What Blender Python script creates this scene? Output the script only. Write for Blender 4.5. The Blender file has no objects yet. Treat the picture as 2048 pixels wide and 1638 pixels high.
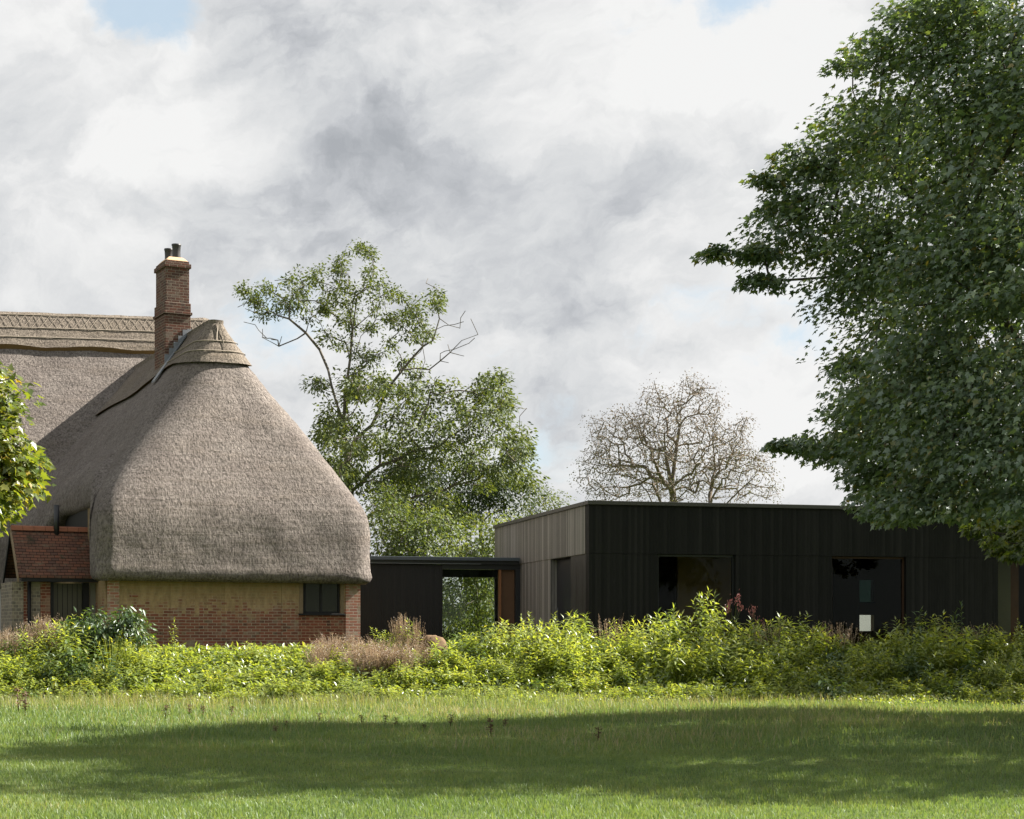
import bpy, math, random
import numpy as np
from mathutils import Vector, noise as mnoise
R = math.radians
SC = bpy.context.scene
COL = SC.collection
rng = np.random.default_rng(7)
random.seed(7)

# ------------------------------------------------------------------ camera
FPX, CX, HY, EYE = 3300.0, 1024.0, 1262.0, 1.45     # focal length and horizon in photo pixels, eye height
cam_d = bpy.data.cameras.new('camera'); cam = bpy.data.objects.new('camera', cam_d); COL.objects.link(cam)
cam.location = (0, 0, EYE); cam.rotation_euler = (R(90), 0, 0)
cam_d.sensor_width = 36; cam_d.lens = FPX / 2048 * 36; cam_d.shift_y = (HY - 819) / 2048
cam_d.clip_start = 0.1; cam_d.clip_end = 6000
SC.camera = cam
# ------------------------------------------------------------------ light and exposure
SUN_EL, SUN_PHI = 40.0, 21.5        # elevation; bearing turned from +x towards +y
sd = bpy.data.lights.new('sun', 'SUN'); sd.energy = 5.0; sd.angle = R(0.5); sd.color = (1.0, 0.93, 0.82)
sun = bpy.data.objects.new('sun', sd); COL.objects.link(sun)
SDIR = Vector((math.cos(R(SUN_EL)) * math.cos(R(SUN_PHI)), math.cos(R(SUN_EL)) * math.sin(R(SUN_PHI)), math.sin(R(SUN_EL))))
sun.rotation_euler = SDIR.to_track_quat('Z', 'Y').to_euler()
sun.location = SDIR * 80
SC.view_settings.view_transform = 'Standard'; SC.view_settings.look = 'None'
SC.view_settings.exposure = 1.75; SC.view_settings.gamma = 1.0
SC.cycles.max_bounces = 8; SC.cycles.diffuse_bounces = 3; SC.cycles.glossy_bounces = 3
SC.cycles.transmission_bounces = 6; SC.cycles.transparent_max_bounces = 10
SC.cycles.caustics_reflective = False; SC.cycles.caustics_refractive = False
SC.cycles.sample_clamp_indirect = 6.0

# ------------------------------------------------------------------ node helpers
class NT:
    def __init__(s, tree): s.t = tree; s.n = tree.nodes; s.l = tree.links
    def new(s, typ, **kw):
        n = s.n.new(typ)
        for k, v in kw.items(): setattr(n, k, v)
        return n
    def link(s, a, b): s.l.new(a, b)
    def val(s, sock, v):
        if hasattr(v, 'is_linked') or isinstance(v, bpy.types.NodeSocket): s.l.new(v, sock)
        else: sock.default_value = v
    def math(s, op, a, b=None, c=None, clamp=False):
        n = s.new('ShaderNodeMath', operation=op); n.use_clamp = clamp
        s.val(n.inputs[0], a)
        if b is not None: s.val(n.inputs[1], b)
        if c is not None: s.val(n.inputs[2], c)
        return n.outputs[0]
    def vmath(s, op, a, b=None):
        n = s.new('ShaderNodeVectorMath', operation=op); s.val(n.inputs[0], a)
        if b is not None: s.val(n.inputs[1], b)
        return n.outputs['Value'] if op in ('DOT_PRODUCT', 'LENGTH') else n.outputs[0]
    def mix(s, fac, a, b):
        n = s.new('ShaderNodeMix', data_type='RGBA'); s.val(n.inputs[0], fac)
        for sock, v in ((n.inputs[6], a), (n.inputs[7], b)):
            if isinstance(v, tuple): v = (*v, 1.0) if len(v) == 3 else v
            s.val(sock, v)
        return n.outputs[2]
    def noise(s, vec, scale, detail=4, rough=0.55, dist=0.0):
        n = s.new('ShaderNodeTexNoise'); s.val(n.inputs['Vector'], vec)
        n.inputs['Scale'].default_value = scale; n.inputs['Detail'].default_value = detail
        n.inputs['Roughness'].default_value = rough; n.inputs['Distortion'].default_value = dist
        return n.outputs['Fac']
    def ramp(s, fac, stops):
        n = s.new('ShaderNodeValToRGB'); cr = n.color_ramp
        while len(cr.elements) < len(stops): cr.elements.new(0.5)
        for e, (p, c) in zip(cr.elements, stops): e.position = p; e.color = (*c, 1)
        s.link(fac, n.inputs[0]); return n.outputs[0]
    def mapr(s, v, a, b, c=0.0, d=1.0, smooth=True):
        n = s.new('ShaderNodeMapRange'); n.interpolation_type = 'SMOOTHSTEP' if smooth else 'LINEAR'
        s.val(n.inputs[0], v)
        for i, x in enumerate((a, b, c, d)): n.inputs[1 + i].default_value = x
        return n.outputs[0]
    def scaled(s, vec, sx, sy, sz):
        return s.vmath('MULTIPLY', vec, (sx, sy, sz))
    def combine(s, x, y, z):
        n = s.new('ShaderNodeCombineXYZ'); s.val(n.inputs[0], x); s.val(n.inputs[1], y); s.val(n.inputs[2], z); return n.outputs[0]
    def sep(s, v):
        n = s.new('ShaderNodeSeparateXYZ'); s.link(v, n.inputs[0]); return n.outputs

def dir_px(x, y):
    return Vector(((x - CX) / FPX, 1.0, (HY - y) / FPX)).normalized()

# ------------------------------------------------------------------ world: sky with broken cloud
world = bpy.data.worlds.new('World'); SC.world = world; world.use_nodes = True
w = NT(world.node_tree); w.n.clear()
out = w.new('ShaderNodeOutputWorld'); bg = w.new('ShaderNodeBackground'); bg.inputs[1].default_value = 0.1
sky = w.new('ShaderNodeTexSky'); sky.sky_type = 'NISHITA'; sky.sun_disc = False
sky.sun_elevation = R(SUN_EL); sky.sun_rotation = R(90 - SUN_PHI)
d = w.new('ShaderNodeTexCoord').outputs['Generated']
dz = w.sep(d)[2]
wn_ = w.new('ShaderNodeTexNoise'); w.link(d, wn_.inputs['Vector']); wn_.inputs['Scale'].default_value = 13.0; wn_.inputs['Detail'].default_value = 7; wn_.inputs['Roughness'].default_value = .62
dwp = w.vmath('NORMALIZE', w.vmath('ADD', d, w.vmath('MULTIPLY', w.vmath('SUBTRACT', wn_.outputs['Color'], (.5, .5, .5)), (.05, .05, .05))))
def blobs(lst):
    tot = None
    for (x, y, sg, wt) in lst:
        dt = w.vmath('DOT_PRODUCT', dwp, tuple(dir_px(x, y)))
        s2 = (sg / FPX) ** 2
        g = w.math('MULTIPLY', w.math('EXPONENT', w.math('MULTIPLY', w.math('SUBTRACT', 1.0, dt), -1.0 / s2)), wt)
        tot = g if tot is None else w.math('ADD', tot, g)
    return tot
sd_ = w.vmath('ADD', w.scaled(dwp, 1.0, 1.0, 1.5), w.combine(w.math('MULTIPLY', dz, -.3), 0.0, 0.0))
n1 = w.noise(sd_, 4.6, 10, 0.60, 0.25)
n2 = w.noise(w.vmath('ADD', sd_, (3.1, 1.7, 0.4)), 10.0, 9, 0.62, 0.35)
n3 = w.noise(w.vmath('ADD', sd_, (7.1, 2.7, 1.4)), 34.0, 6, 0.6, 0.3)
bright = w.math('ADD', w.math('MULTIPLY', n1, 0.75), w.math('MULTIPLY', n2, 0.80))
bright = w.math('ADD', w.math('SUBTRACT', bright, 0.155), w.math('MULTIPLY', n3, 0.14))
n1b = w.noise(w.vmath('ADD', sd_, (0.0, 0.0, 0.045)), 4.6, 10, 0.60, 0.25)
n2b = w.noise(w.vmath('ADD', sd_, (3.1, 1.7, 0.4 + .022)), 10.0, 9, 0.62, 0.35)
bright = w.math('ADD', bright, w.math('ADD', w.math('MULTIPLY', w.math('SUBTRACT', n1, n1b), .75), w.math('MULTIPLY', w.math('SUBTRACT', n2, n2b), .45)))
n4 = w.noise(w.vmath('ADD', sd_, (1.3, 5.1, 2.2)), 7.5, 9, .58, .2)
bright = w.math('ADD', bright, w.math('SUBTRACT', w.mapr(n4, .47, .56, 0, .17), .085))
shape = blobs([(150, 180, 160, .16), (520, 320, 110, .14), (300, 110, 120, .12), (700, 60, 150, .14), (330, 400, 120, .08),
               (1350, 150, 230, .10), (1560, 300, 200, .12), (1650, 720, 170, .14), (1150, 560, 120, .05), (820, 370, 90, .08),
               (1600, 880, 140, .12), (80, 330, 120, .06),
               (560, 215, 95, -.30), (700, 235, 110, -.24), (840, 270, 110, -.18), (460, 190, 60, -.12), (620, 490, 110, -.12),
               (150, 520, 150, -.10), (960, 440, 90, -.10), (1230, 400, 110, -.08), (1180, 600, 120, -.07), (1120, 800, 110, -.12),
               (1280, 660, 80, -.08), (60, 230, 60, -.08), (1330, 300, 70, -.05), (1500, 660, 70, -.06)])
bright = w.math('ADD', bright, shape)
cl = w.ramp(w.mapr(bright, 0.16, 0.98, 0, 1, False), [(0.0, (.41, .43, .46)), (0.3, (.555, .572, .60)), (0.5, (.675, .69, .705)), (0.75, (.80, .805, .808)), (1.0, (.90, .90, .895))])
clouds = w.vmath('SCALE', cl); w.n[-1] if False else None
cs = w.new('ShaderNodeVectorMath', operation='SCALE'); w.link(cl, cs.inputs[0]); cs.inputs['Scale'].default_value = 3.0
holes = blobs([(300, -22, 58, .56), (225, 0, 40, .2), (385, -8, 40, .2), (1500, -55, 66, .42), (560, 640, 85, .26), (1090, 900, 90, .28), (1480, 620, 90, .12), (1640, 640, 60, .18), (1010, 760, 60, .12)])
cover = w.math('SUBTRACT', 1.0, w.mapr(w.math('ADD', holes, w.math('ADD', w.math('MULTIPLY', w.math('SUBTRACT', n2, 0.5), 0.9), w.math('MULTIPLY', w.math('SUBTRACT', n3, 0.5), 0.55))), 0.14, 0.46, 0, 0.9), None, True)
skyb = w.new('ShaderNodeVectorMath', operation='MULTIPLY'); w.link(sky.outputs[0], skyb.inputs[0]); skyb.inputs[1].default_value = (1.25, 1.1, 1.0)
skym = w.mix(0.85, skyb.outputs[0], (1.5, 1.86, 2.12))
w.link(w.mix(cover, skym, cs.outputs[0]), bg.inputs[0]); w.link(bg.outputs[0], out.inputs[0])

# ------------------------------------------------------------------ materials
def mat(name):
    m = bpy.data.materials.new(name); m.use_nodes = True
    t = NT(m.node_tree); t.n.clear()
    o = t.new('ShaderNodeOutputMaterial')
    return m, t, o
def principled(t, o, color, rough=0.8, spec=0.3, normal=None, metal=0.0):
    p = t.new('ShaderNodeBsdfPrincipled')
    if isinstance(color, tuple): color = (*color, 1)
    t.val(p.inputs['Base Color'], color); t.val(p.inputs['Roughness'], rough)
    p.inputs['Specular IOR Level'].default_value = spec; p.inputs['Metallic'].default_value = metal
    if normal is not None: t.link(normal, p.inputs['Normal'])
    t.link(p.outputs[0], o.inputs[0]); return p
def bump(t, height, strength, dist):
    b = t.new('ShaderNodeBump'); b.inputs['Strength'].default_value = strength; b.inputs['Distance'].default_value = dist
    t.link(height, b.inputs['Height']); return b.outputs[0]
def objco(t): return t.new('ShaderNodeTexCoord').outputs['Object']
def posco(t): return t.new('ShaderNodeNewGeometry').outputs['Position']

def plain(name, color, rough=0.7, spec=0.3, var=0.25, scale=6.0, bmp=0.0):
    m, t, o = mat(name); v = objco(t)
    n = t.noise(v, scale, 5, 0.6)
    c = t.mix(n, tuple(x * (1 - var) for x in color), tuple(min(1, x * (1 + var)) for x in color))
    principled(t, o, c, rough, spec, bump(t, n, 0.4, bmp) if bmp else None); return m

def leaf_mat(name, stops, trans=0.42, gloss=0.07, grough=0.35, tgain=(1.5, 1.45, 0.55)):
    m, t, o = mat(name)
    a = t.new('ShaderNodeAttribute'); a.attribute_name = 'tint'
    oi = t.new('ShaderNodeObjectInfo')
    f = t.math('ADD', a.outputs['Fac'], t.math('MULTIPLY', t.math('SUBTRACT', oi.outputs['Random'], 0.5), 0.22), None, True)
    c = t.ramp(f, stops)
    df = t.new('ShaderNodeBsdfDiffuse'); t.link(c, df.inputs[0])
    tl = t.new('ShaderNodeBsdfTranslucent'); tc = t.vmath('MULTIPLY', c, tgain); t.link(tc, tl.inputs[0])
    mx = t.new('ShaderNodeMixShader'); mx.inputs[0].default_value = trans
    t.link(df.outputs[0], mx.inputs[1]); t.link(tl.outputs[0], mx.inputs[2])
    gl = t.new('ShaderNodeBsdfGlossy'); gl.inputs['Roughness'].default_value = grough; gl.inputs[0].default_value = (.9, .95, 1, 1)
    m2 = t.new('ShaderNodeMixShader'); m2.inputs[0].default_value = gloss
    t.link(mx.outputs[0], m2.inputs[1]); t.link(gl.outputs[0], m2.inputs[2]); t.link(m2.outputs[0], o.inputs[0])
    return m

M = {}
# thatch: matted reed ends, weathered grey-brown
def thatch(name, ca, cb, cc, strength=1.0):
    m, t, o = mat(name); v = objco(t)
    n_f = t.noise(t.scaled(v, 1, 1, .5), 19.0, 7, 0.72, 0.5)
    n_m = t.noise(t.scaled(v, 1, 1, .5), 11.0, 4, 0.6, 0.3)
    n_l = t.noise(v, 1.1, 4, 0.6)
    band = t.noise(t.scaled(v, .25, .25, 2.6), 1.6, 3, 0.6)
    h = t.math('ADD', t.math('MULTIPLY', n_f, 0.75), t.math('MULTIPLY', n_m, 0.5))
    h = t.math('ADD', h, t.math('MULTIPLY', band, 0.8))
    c = t.mix(t.mapr(n_l, .3, .7), ca, cb)
    c = t.mix(t.mapr(band, .45, .75, 0, .45), c, cc)
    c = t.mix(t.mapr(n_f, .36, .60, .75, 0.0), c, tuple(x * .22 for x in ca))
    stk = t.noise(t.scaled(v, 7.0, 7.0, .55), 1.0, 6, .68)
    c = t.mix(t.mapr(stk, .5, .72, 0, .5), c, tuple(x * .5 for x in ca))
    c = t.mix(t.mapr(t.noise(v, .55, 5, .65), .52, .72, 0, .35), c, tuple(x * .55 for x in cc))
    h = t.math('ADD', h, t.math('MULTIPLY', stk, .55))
    principled(t, o, c, 0.9, 0.15, bump(t, h, strength, 0.11)); return m
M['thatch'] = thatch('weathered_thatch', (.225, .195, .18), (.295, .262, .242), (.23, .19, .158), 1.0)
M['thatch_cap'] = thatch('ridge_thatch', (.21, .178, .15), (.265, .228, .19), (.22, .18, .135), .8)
M['reed_edge'] = plain('cut_reed_edge', (.16, .10, .045), .9, .1, .4, 30, .02)
M['spar'] = plain('hazel_spar', (.30, .26, .215), .8, .2, .2, 8)

def brickwork(name, c1, c2, mortar, wash=None, zw=(0.9, 1.5), dark=(.05, .035, .03), bw=.225, rh=.075):
    m, t, o = mat(name); v = objco(t); x, y, z = t.sep(v)
    wob = t.math('MULTIPLY', t.math('SUBTRACT', t.noise(v, 3.0, 2), .5), .022)
    bv = t.combine(t.math('ADD', x, y), t.math('ADD', z, wob), 0.0)
    b = t.new('ShaderNodeTexBrick'); t.link(bv, b.inputs['Vector'])
    b.inputs['Scale'].default_value = 1; b.inputs['Brick Width'].default_value = bw; b.inputs['Row Height'].default_value = rh
    b.inputs['Mortar Size'].default_value = .008; b.inputs['Mortar Smooth'].default_value = .3; b.inputs['Bias'].default_value = -.1
    b.inputs['Color1'].default_value = (*c1, 1); b.inputs['Color2'].default_value = (*c2, 1); b.inputs['Mortar'].default_value = (*mortar, 1)
    grime = t.noise(v, 2.2, 6, .65)
    cellv = t.vmath('FLOOR', t.combine(t.math('DIVIDE', t.math('ADD', x, y), bw * .5), t.math('DIVIDE', z, rh), 0.0))
    wn = t.new('ShaderNodeTexWhiteNoise'); t.link(cellv, wn.inputs['Vector'])
    c = t.mix(t.math('MULTIPLY', t.mapr(wn.outputs['Value'], .8, .95), .7), b.outputs[0], dark)
    c = t.mix(b.outputs['Fac'], c, mortar)
    c = t.mix(t.mapr(t.math('ADD', grime, t.math('MULTIPLY', t.math('SUBTRACT', wn.outputs['Value'], .5), .16)), .50, .68, 0, .72), c, tuple(k * .82 for k in mortar))
    c = t.mix(t.mapr(t.noise(v, 1.3, 6, .7), .55, .75, 0, .55), c, tuple(k * .45 for k in c2))
    if wash:
        f = t.math('ADD', t.mapr(z, zw[0], zw[1], -.28, .50, False), t.math('ADD', t.math('MULTIPLY', t.noise(v, 1.9, 7, .72), 1.15), t.math('MULTIPLY', wn.outputs['Value'], .42)))
        f = t.mapr(f, .66, 1.02, 0, .88)
        wmort = b.outputs['Fac']
        wc = t.mix(t.mapr(t.noise(t.scaled(v, 1.6, 1.6, .7), 3.2, 7, .7), .3, .7), tuple(k * .5 for k in wash), tuple(k * 1.12 for k in wash))
        wc = t.mix(t.mapr(t.math('ADD', z, t.math('MULTIPLY', t.noise(v, 2.5, 5), .5)), 1.45, 2.15, 0, .6), wc, (.15, .13, .045))
        wc = t.mix(t.math('MULTIPLY', wmort, .45), wc, tuple(k * .55 for k in wash))
        wc = t.mix(t.math('MULTIPLY', wn.outputs['Value'], .35), wc, (.30, .17, .08))
        c = t.mix(f, c, wc)
    hb = t.math('ADD', t.math('MULTIPLY', b.outputs['Fac'], -1.0), t.math('MULTIPLY', t.noise(v, 40, 3), .5))
    principled(t, o, c, .9, .15, bump(t, hb, .6, .012)); return m
M['cottage_brick'] = brickwork('cottage_brick', (.26, .10, .065), (.16, .07, .05), (.38, .32, .24), (.44, .34, .19), (.75, 1.75))
M['pier_brick'] = brickwork('pier_brick', (.36, .16, .11), (.28, .13, .10), (.48, .42, .35), (.45, .38, .30), (.2, 4.5))
M['new_brick'] = brickwork('repair_brick', (.22, .075, .048), (.155, .06, .042), (.36, .25, .17))
M['chimney_brick'] = brickwork('chimney_brick', (.125, .058, .042), (.075, .045, .038), (.22, .18, .145), dark=(.05, .04, .035))
M['flint'] = brickwork('flint_wall', (.26, .22, .17), (.14, .13, .11), (.34, .30, .23), bw=.13, rh=.085)
M['lime_render'] = plain('lime_render', (.50, .49, .47), .9, .1, .12, 3)
M['mortar_cap'] = plain('mortar_flaunching', (.55, .38, .24), .9, .1, .25, 10)
M['pot'] = plain('dark_pot_glaze', (.035, .035, .038), .45, .4, .3, 12)
M['lead'] = plain('lead_flashing', (.17, .185, .21), .5, .5, .3, 5)
M['black_timber'] = plain('black_timber', (.012, .012, .013), .6, .3, .4, 12)
M['brown_timber'] = plain('brown_timber', (.16, .085, .04), .7, .25, .35, 10)
M['old_oak'] = plain('old_oak_board', (.20, .15, .095), .8, .2, .35, 14)
M['olive_door'] = plain('olive_door_paint', (.085, .08, .055), .5, .35, .1, 4)
M['dark_glass'] = None
def tiles():
    m, t, o = mat('clay_tiles'); v = objco(t); x, y, z = t.sep(v)
    wob = t.math('MULTIPLY', t.math('SUBTRACT', t.noise(v, 2.5, 2), .5), .03)
    bv = t.combine(t.math('ADD', x, 0.0), t.math('ADD', z, wob), 0.0)
    b = t.new('ShaderNodeTexBrick'); t.link(bv, b.inputs['Vector'])
    b.inputs['Scale'].default_value = 1; b.inputs['Brick Width'].default_value = .17; b.inputs['Row Height'].default_value = .074
    b.inputs['Mortar Size'].default_value = .007; b.inputs['Mortar Smooth'].default_value = .2
    b.inputs['Color1'].default_value = (.17, .075, .048, 1); b.inputs['Color2'].default_value = (.095, .055, .042, 1); b.inputs['Mortar'].default_value = (.02, .015, .012, 1)
    lich = t.mapr(t.noise(v, 5, 6, .7), .5, .75, 0, .75)
    c = t.mix(lich, b.outputs[0], (.16, .13, .09))
    c = t.mix(t.mapr(t.noise(v, 2.0, 5, .7), .55, .72, 0, .8), c, (.03, .032, .018))
    saw = t.math('FRACT', t.math('DIVIDE', t.math('ADD', z, wob), -.074))
    principled(t, o, c, .9, .12, bump(t, t.math('ADD', saw, t.math('MULTIPLY', t.noise(v, 30, 3), .3)), .8, .02)); return m
M['tiles'] = tiles()

def boards(name, base, worn, pitch, rough=.5, spec=.5, ribs=.6, sheen=0.0):
    m, t, o = mat(name); v = objco(t); x, y, z = t.sep(v)
    s = t.math('ADD', x, y)
    k = t.math('DIVIDE', s, pitch)
    fr = t.math('FRACT', k)
    edge = t.math('SUBTRACT', 1.0, t.mapr(t.math('ABSOLUTE', t.math('SUBTRACT', fr, .5)), .40, .5, 0, 1))
    wn = t.new('ShaderNodeTexWhiteNoise'); wn.noise_dimensions = '1D'; t.link(t.math('FLOOR', k), wn.inputs['W'])
    wide = t.new('ShaderNodeTexWhiteNoise'); wide.noise_dimensions = '1D'; t.link(t.math('FLOOR', t.math('DIVIDE', s, pitch * 9.0)), wide.inputs['W'])
    grain = t.noise(t.combine(t.math('MULTIPLY', s, 60.0), t.math('MULTIPLY', z, 2.2), 0.0), 1.0, 4, .65)
    blot = t.noise(t.combine(t.math('MULTIPLY', s, 5.0), t.math('MULTIPLY', z, 1.4), 3.0), 1.0, 5, .7)
    f = t.math('ADD', t.math('MULTIPLY', wn.outputs['Value'], .5), t.math('MULTIPLY', grain, .55))
    c = t.mix(t.mapr(f, .35, .95), base, worn)
    c = t.mix(t.mapr(blot, .6, .8, 0, .45), c, tuple(q * 1.8 for q in worn))
    c = t.mix(t.math('MULTIPLY', wide.outputs['Value'], .35), c, tuple(q * .6 for q in base))
    c = t.mix(edge, tuple(q * .25 for q in base), c)
    rr = t.mapr(t.math('ADD', grain, t.math('MULTIPLY', blot, .5)), .4, 1.1, rough - .12, rough + .2)
    p = principled(t, o, c, rr, spec, bump(t, t.math('ADD', edge, t.math('MULTIPLY', grain, .35)), ribs, .012))
    p.inputs['Sheen Weight'].default_value = sheen; p.inputs['Sheen Roughness'].default_value = .3; t.link(t.mix(f, (.25, .23, .20), (1, .93, .84)), p.inputs['Sheen Tint']); return m
M['charred'] = boards('charred_boards', (.0032, .0038, .0038), (.0195, .019, .0185), .078, .55, .25, .6, 0.0)
M['weathered'] = boards('worn_boards_sky_sheen', (.115, .106, .098), (.36, .335, .31), .10, .5, .5, .6, .6)  # worn grain plus grazing sky reflection, both put into the board colour
M['link_boards'] = boards('link_boards', (.0075, .008, .0095), (.014, .014, .0155), .07, .5, .4)
M['smooth_panel'] = boards('smooth_dark_panel', (.042, .040, .038), (.05, .048, .046), .6, .4, .5, .15)
M['trim'] = plain('roof_edge_trim', (.055, .053, .05), .45, .5, .15, 4)
M['black_metal'] = plain('black_metal', (.016, .018, .022), .4, .5, .2, 5)
M['blue_metal'] = plain('blue_grey_metal', (.07, .084, .105), .38, .5, .12, 3)
M['orange_wood'] = plain('orange_wood', (.26, .12, .055), .6, .3, .2, 7)
M['brown_panel'] = plain('brown_panel', (.13, .072, .04), .6, .3, .15, 5)
M['room_wall'] = plain('room_wall', (.40, .29, .16), .8, .2, .1, 3)
M['room_dark'] = plain('room_dark', (.05, .033, .022), .8, .2, .1, 3)
def glass(name, tint, refl):
    m, t, o = mat(name)
    tr = t.new('ShaderNodeBsdfTransparent'); tr.inputs[0].default_value = (*tint, 1)
    gl = t.new('ShaderNodeBsdfGlossy'); gl.inputs['Roughness'].default_value = .02; gl.inputs[0].default_value = (.85, .95, .95, 1)
    fr = t.new('ShaderNodeFresnel'); fr.inputs[0].default_value = 1.5
    mx = t.new('ShaderNodeMixShader'); t.link(t.math('MULTIPLY', fr.outputs[0], refl), mx.inputs[0])
    t.link(tr.outputs[0], mx.inputs[1]); t.link(gl.outputs[0], mx.inputs[2]); t.link(mx.outputs[0], o.inputs[0]); return m
M['pane'] = glass('window_pane', (.72, .72, .66), .13)
M['clear_pane'] = glass('clear_pane', (.9, .92, .9), .25)
M['dark_glass'] = plain('dark_leaded_glass', (.008, .008, .009), .25, .5, .2, 3)

def bark(name, ca, cb):
    m, t, o = mat(name); v = posco(t)
    n = t.noise(t.scaled(v, 1, 1, .25), 18, 5, .7); l = t.noise(v, 2, 4)
    c = t.mix(t.math('ADD', t.math('MULTIPLY', n, .6), t.math('MULTIPLY', l, .4)), ca, cb)
    principled(t, o, c, .9, .15, bump(t, n, .8, .03)); return m
M['bark_dark'] = bark('dark_bark', (.035, .03, .025), (.10, .09, .075))
M['bark_ash'] = bark('ash_bark', (.07, .065, .055), (.20, .18, .15))
M['bark_pale'] = bark('pale_bark', (.08, .065, .05), (.24, .20, .165))
M['leaf_maple'] = leaf_mat('maple_leaf', [(0, (.058, .104, .054)), (.5, (.104, .160, .074)), (.86, (.165, .218, .080)), (.95, (.17, .175, .035)), (1, (.27, .21, .04))], .34, .09, .5)
M['leaf_bright'] = leaf_mat('bright_maple_leaf', [(0, (.07, .11, .025)), (.5, (.13, .165, .028)), (.85, (.22, .22, .03)), (1, (.34, .24, .03))], .54, .05, .4)
M['leaf_ash'] = leaf_mat('ash_leaf', [(0, (.046, .068, .027)), (.5, (.088, .116, .040)), (.85, (.14, .158, .05)), (1, (.21, .19, .06))], .38, .02, .5)
M['leaf_hedge'] = leaf_mat('pale_bush_leaf', [(0, (.07, .10, .035)), (.5, (.11, .15, .05)), (1, (.19, .21, .08))], .42, .025, .5)
M['leaf_dark'] = leaf_mat('dark_bush_leaf', [(0, (.022, .038, .018)), (.6, (.04, .062, .025)), (1, (.07, .09, .035))], .25, .02, .5)
M['leaf_brown'] = leaf_mat('sparse_brown_leaf', [(0, (.055, .062, .03)), (.4, (.085, .09, .042)), (.6, (.075, .062, .048)), (1, (.115, .085, .066))], .4, .04, .5, (1.3, 1.2, .8))
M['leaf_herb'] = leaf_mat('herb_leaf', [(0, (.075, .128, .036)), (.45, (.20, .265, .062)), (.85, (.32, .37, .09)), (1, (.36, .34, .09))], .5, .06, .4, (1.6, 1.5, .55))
M['leaf_shrub'] = leaf_mat('shrub_leaf', [(0, (.04, .08, .028)), (.6, (.075, .125, .036)), (1, (.14, .17, .04))], .36, .05, .45)
M['leaf_red'] = leaf_mat('red_tinted_leaf', [(0, (.10, .11, .03)), (.5, (.18, .12, .035)), (1, (.28, .09, .04))], .42, .08, .35, (1.4, 1.1, .6))
M['petal_pink'] = leaf_mat('pink_petal', [(0, (.24, .085, .085)), (1, (.34, .16, .14))], .4, .04, .5, (1.2, 1, 1))
M['herb_stem'] = plain('herb_stem', (.09, .12, .035), .7, .2, .3, 9)
M['straw'] = leaf_mat('dry_straw', [(0, (.20, .145, .10)), (.5, (.30, .225, .155)), (1, (.40, .32, .22))], .35, .04, .5, (1.2, 1.1, 1))
M['dock'] = leaf_mat('dock_seed', [(0, (.06, .03, .018)), (1, (.16, .085, .05))], .2, .03, .6, (1.2, 1, 1))
M['rock'] = plain('brown_rock', (.17, .115, .07), .9, .15, .5, 7, .05)
M['grass'] = leaf_mat('grass_blade', [(0, (.080, .142, .052)), (.35, (.130, .200, .064)), (.7, (.195, .25, .080)), (.9, (.25, .25, .10)), (1, (.33, .29, .19))], .42, .03, .5, (1.4, 1.35, .65))
def soil():
    m, t, o = mat('lawn_ground'); v = posco(t); x, y, z = t.sep(v)
    a = t.noise(v, .6, 5, .6); b = t.noise(v, 9, 5, .7)
    c = t.mix(t.mapr(a, .35, .65), (.075, .11, .035), (.112, .152, .048))
    c = t.mix(t.mapr(b, .4, .7, 0, .7), c, (.045, .05, .018))
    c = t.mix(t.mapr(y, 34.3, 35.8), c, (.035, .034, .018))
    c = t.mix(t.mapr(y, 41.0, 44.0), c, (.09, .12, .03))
    principled(t, o, c, .95, .1, bump(t, b, .7, .04)); return m
M['ground'] = soil()

# ------------------------------------------------------------------ mesh helpers
def meshobj(name, V, F, mats, parent=None, smooth=False, mi=None, tint=None):
    me = bpy.data.meshes.new(name); me.from_pydata([tuple(v) for v in V], [], F)
    for m_ in (mats if isinstance(mats, (list, tuple)) else [mats]): me.materials.append(m_)
    if mi is not None: me.polygons.foreach_set('material_index', mi)
    if smooth: me.polygons.foreach_set('use_smooth', [True] * len(me.polygons))
    me.update()
    o = bpy.data.objects.new(name, me); COL.objects.link(o)
    if parent: o.parent = parent
    return o
def npmesh(name, V, polys, mats, tint=None, mi=None, smooth=False):
    """V (n,3); polys: list of (m,k) int arrays"""
    me = bpy.data.meshes.new(name)
    V = np.ascontiguousarray(V, dtype=np.float32)
    me.vertices.add(len(V)); me.vertices.foreach_set('co', V.ravel())
    loops = np.concatenate([p.ravel() for p in polys]).astype(np.int32)
    tot = np.concatenate([np.full(len(p), p.shape[1], np.int32) for p in polys])
    start = np.concatenate([[0], np.cumsum(tot)[:-1]]).astype(np.int32)
    me.loops.add(len(loops)); me.loops.foreach_set('vertex_index', loops)
    me.polygons.add(len(tot)); me.polygons.foreach_set('loop_start', start)
    for m_ in (mats if isinstance(mats, (list, tuple)) else [mats]): me.materials.append(m_)
    if mi is not None: me.polygons.foreach_set('material_index', np.ascontiguousarray(mi, dtype=np.int32))
    if smooth: me.polygons.foreach_set('use_smooth', np.ones(len(tot), bool))
    me.update(calc_edges=True)
    if tint is not None:
        at = me.attributes.new('tint', 'FLOAT', 'FACE'); at.data.foreach_set('value', np.ascontiguousarray(tint, dtype=np.float32))
    return me
def link(me, name, parent=None):
    o = bpy.data.objects.new(name, me); COL.objects.link(o)
    if parent: o.parent = parent
    return o
def tag(o, label=None, cat=None, group=None, kind=None):
    if label: o['label'] = label
    if cat: o['category'] = cat
    if group: o['group'] = group
    if kind: o['kind'] = kind
    return o
def empty(name, loc, rz=0.0):
    o = bpy.data.objects.new(name, None); COL.objects.link(o); o.location = loc; o.rotation_euler = (0, 0, rz); o.empty_display_size = .3
    return o
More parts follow.
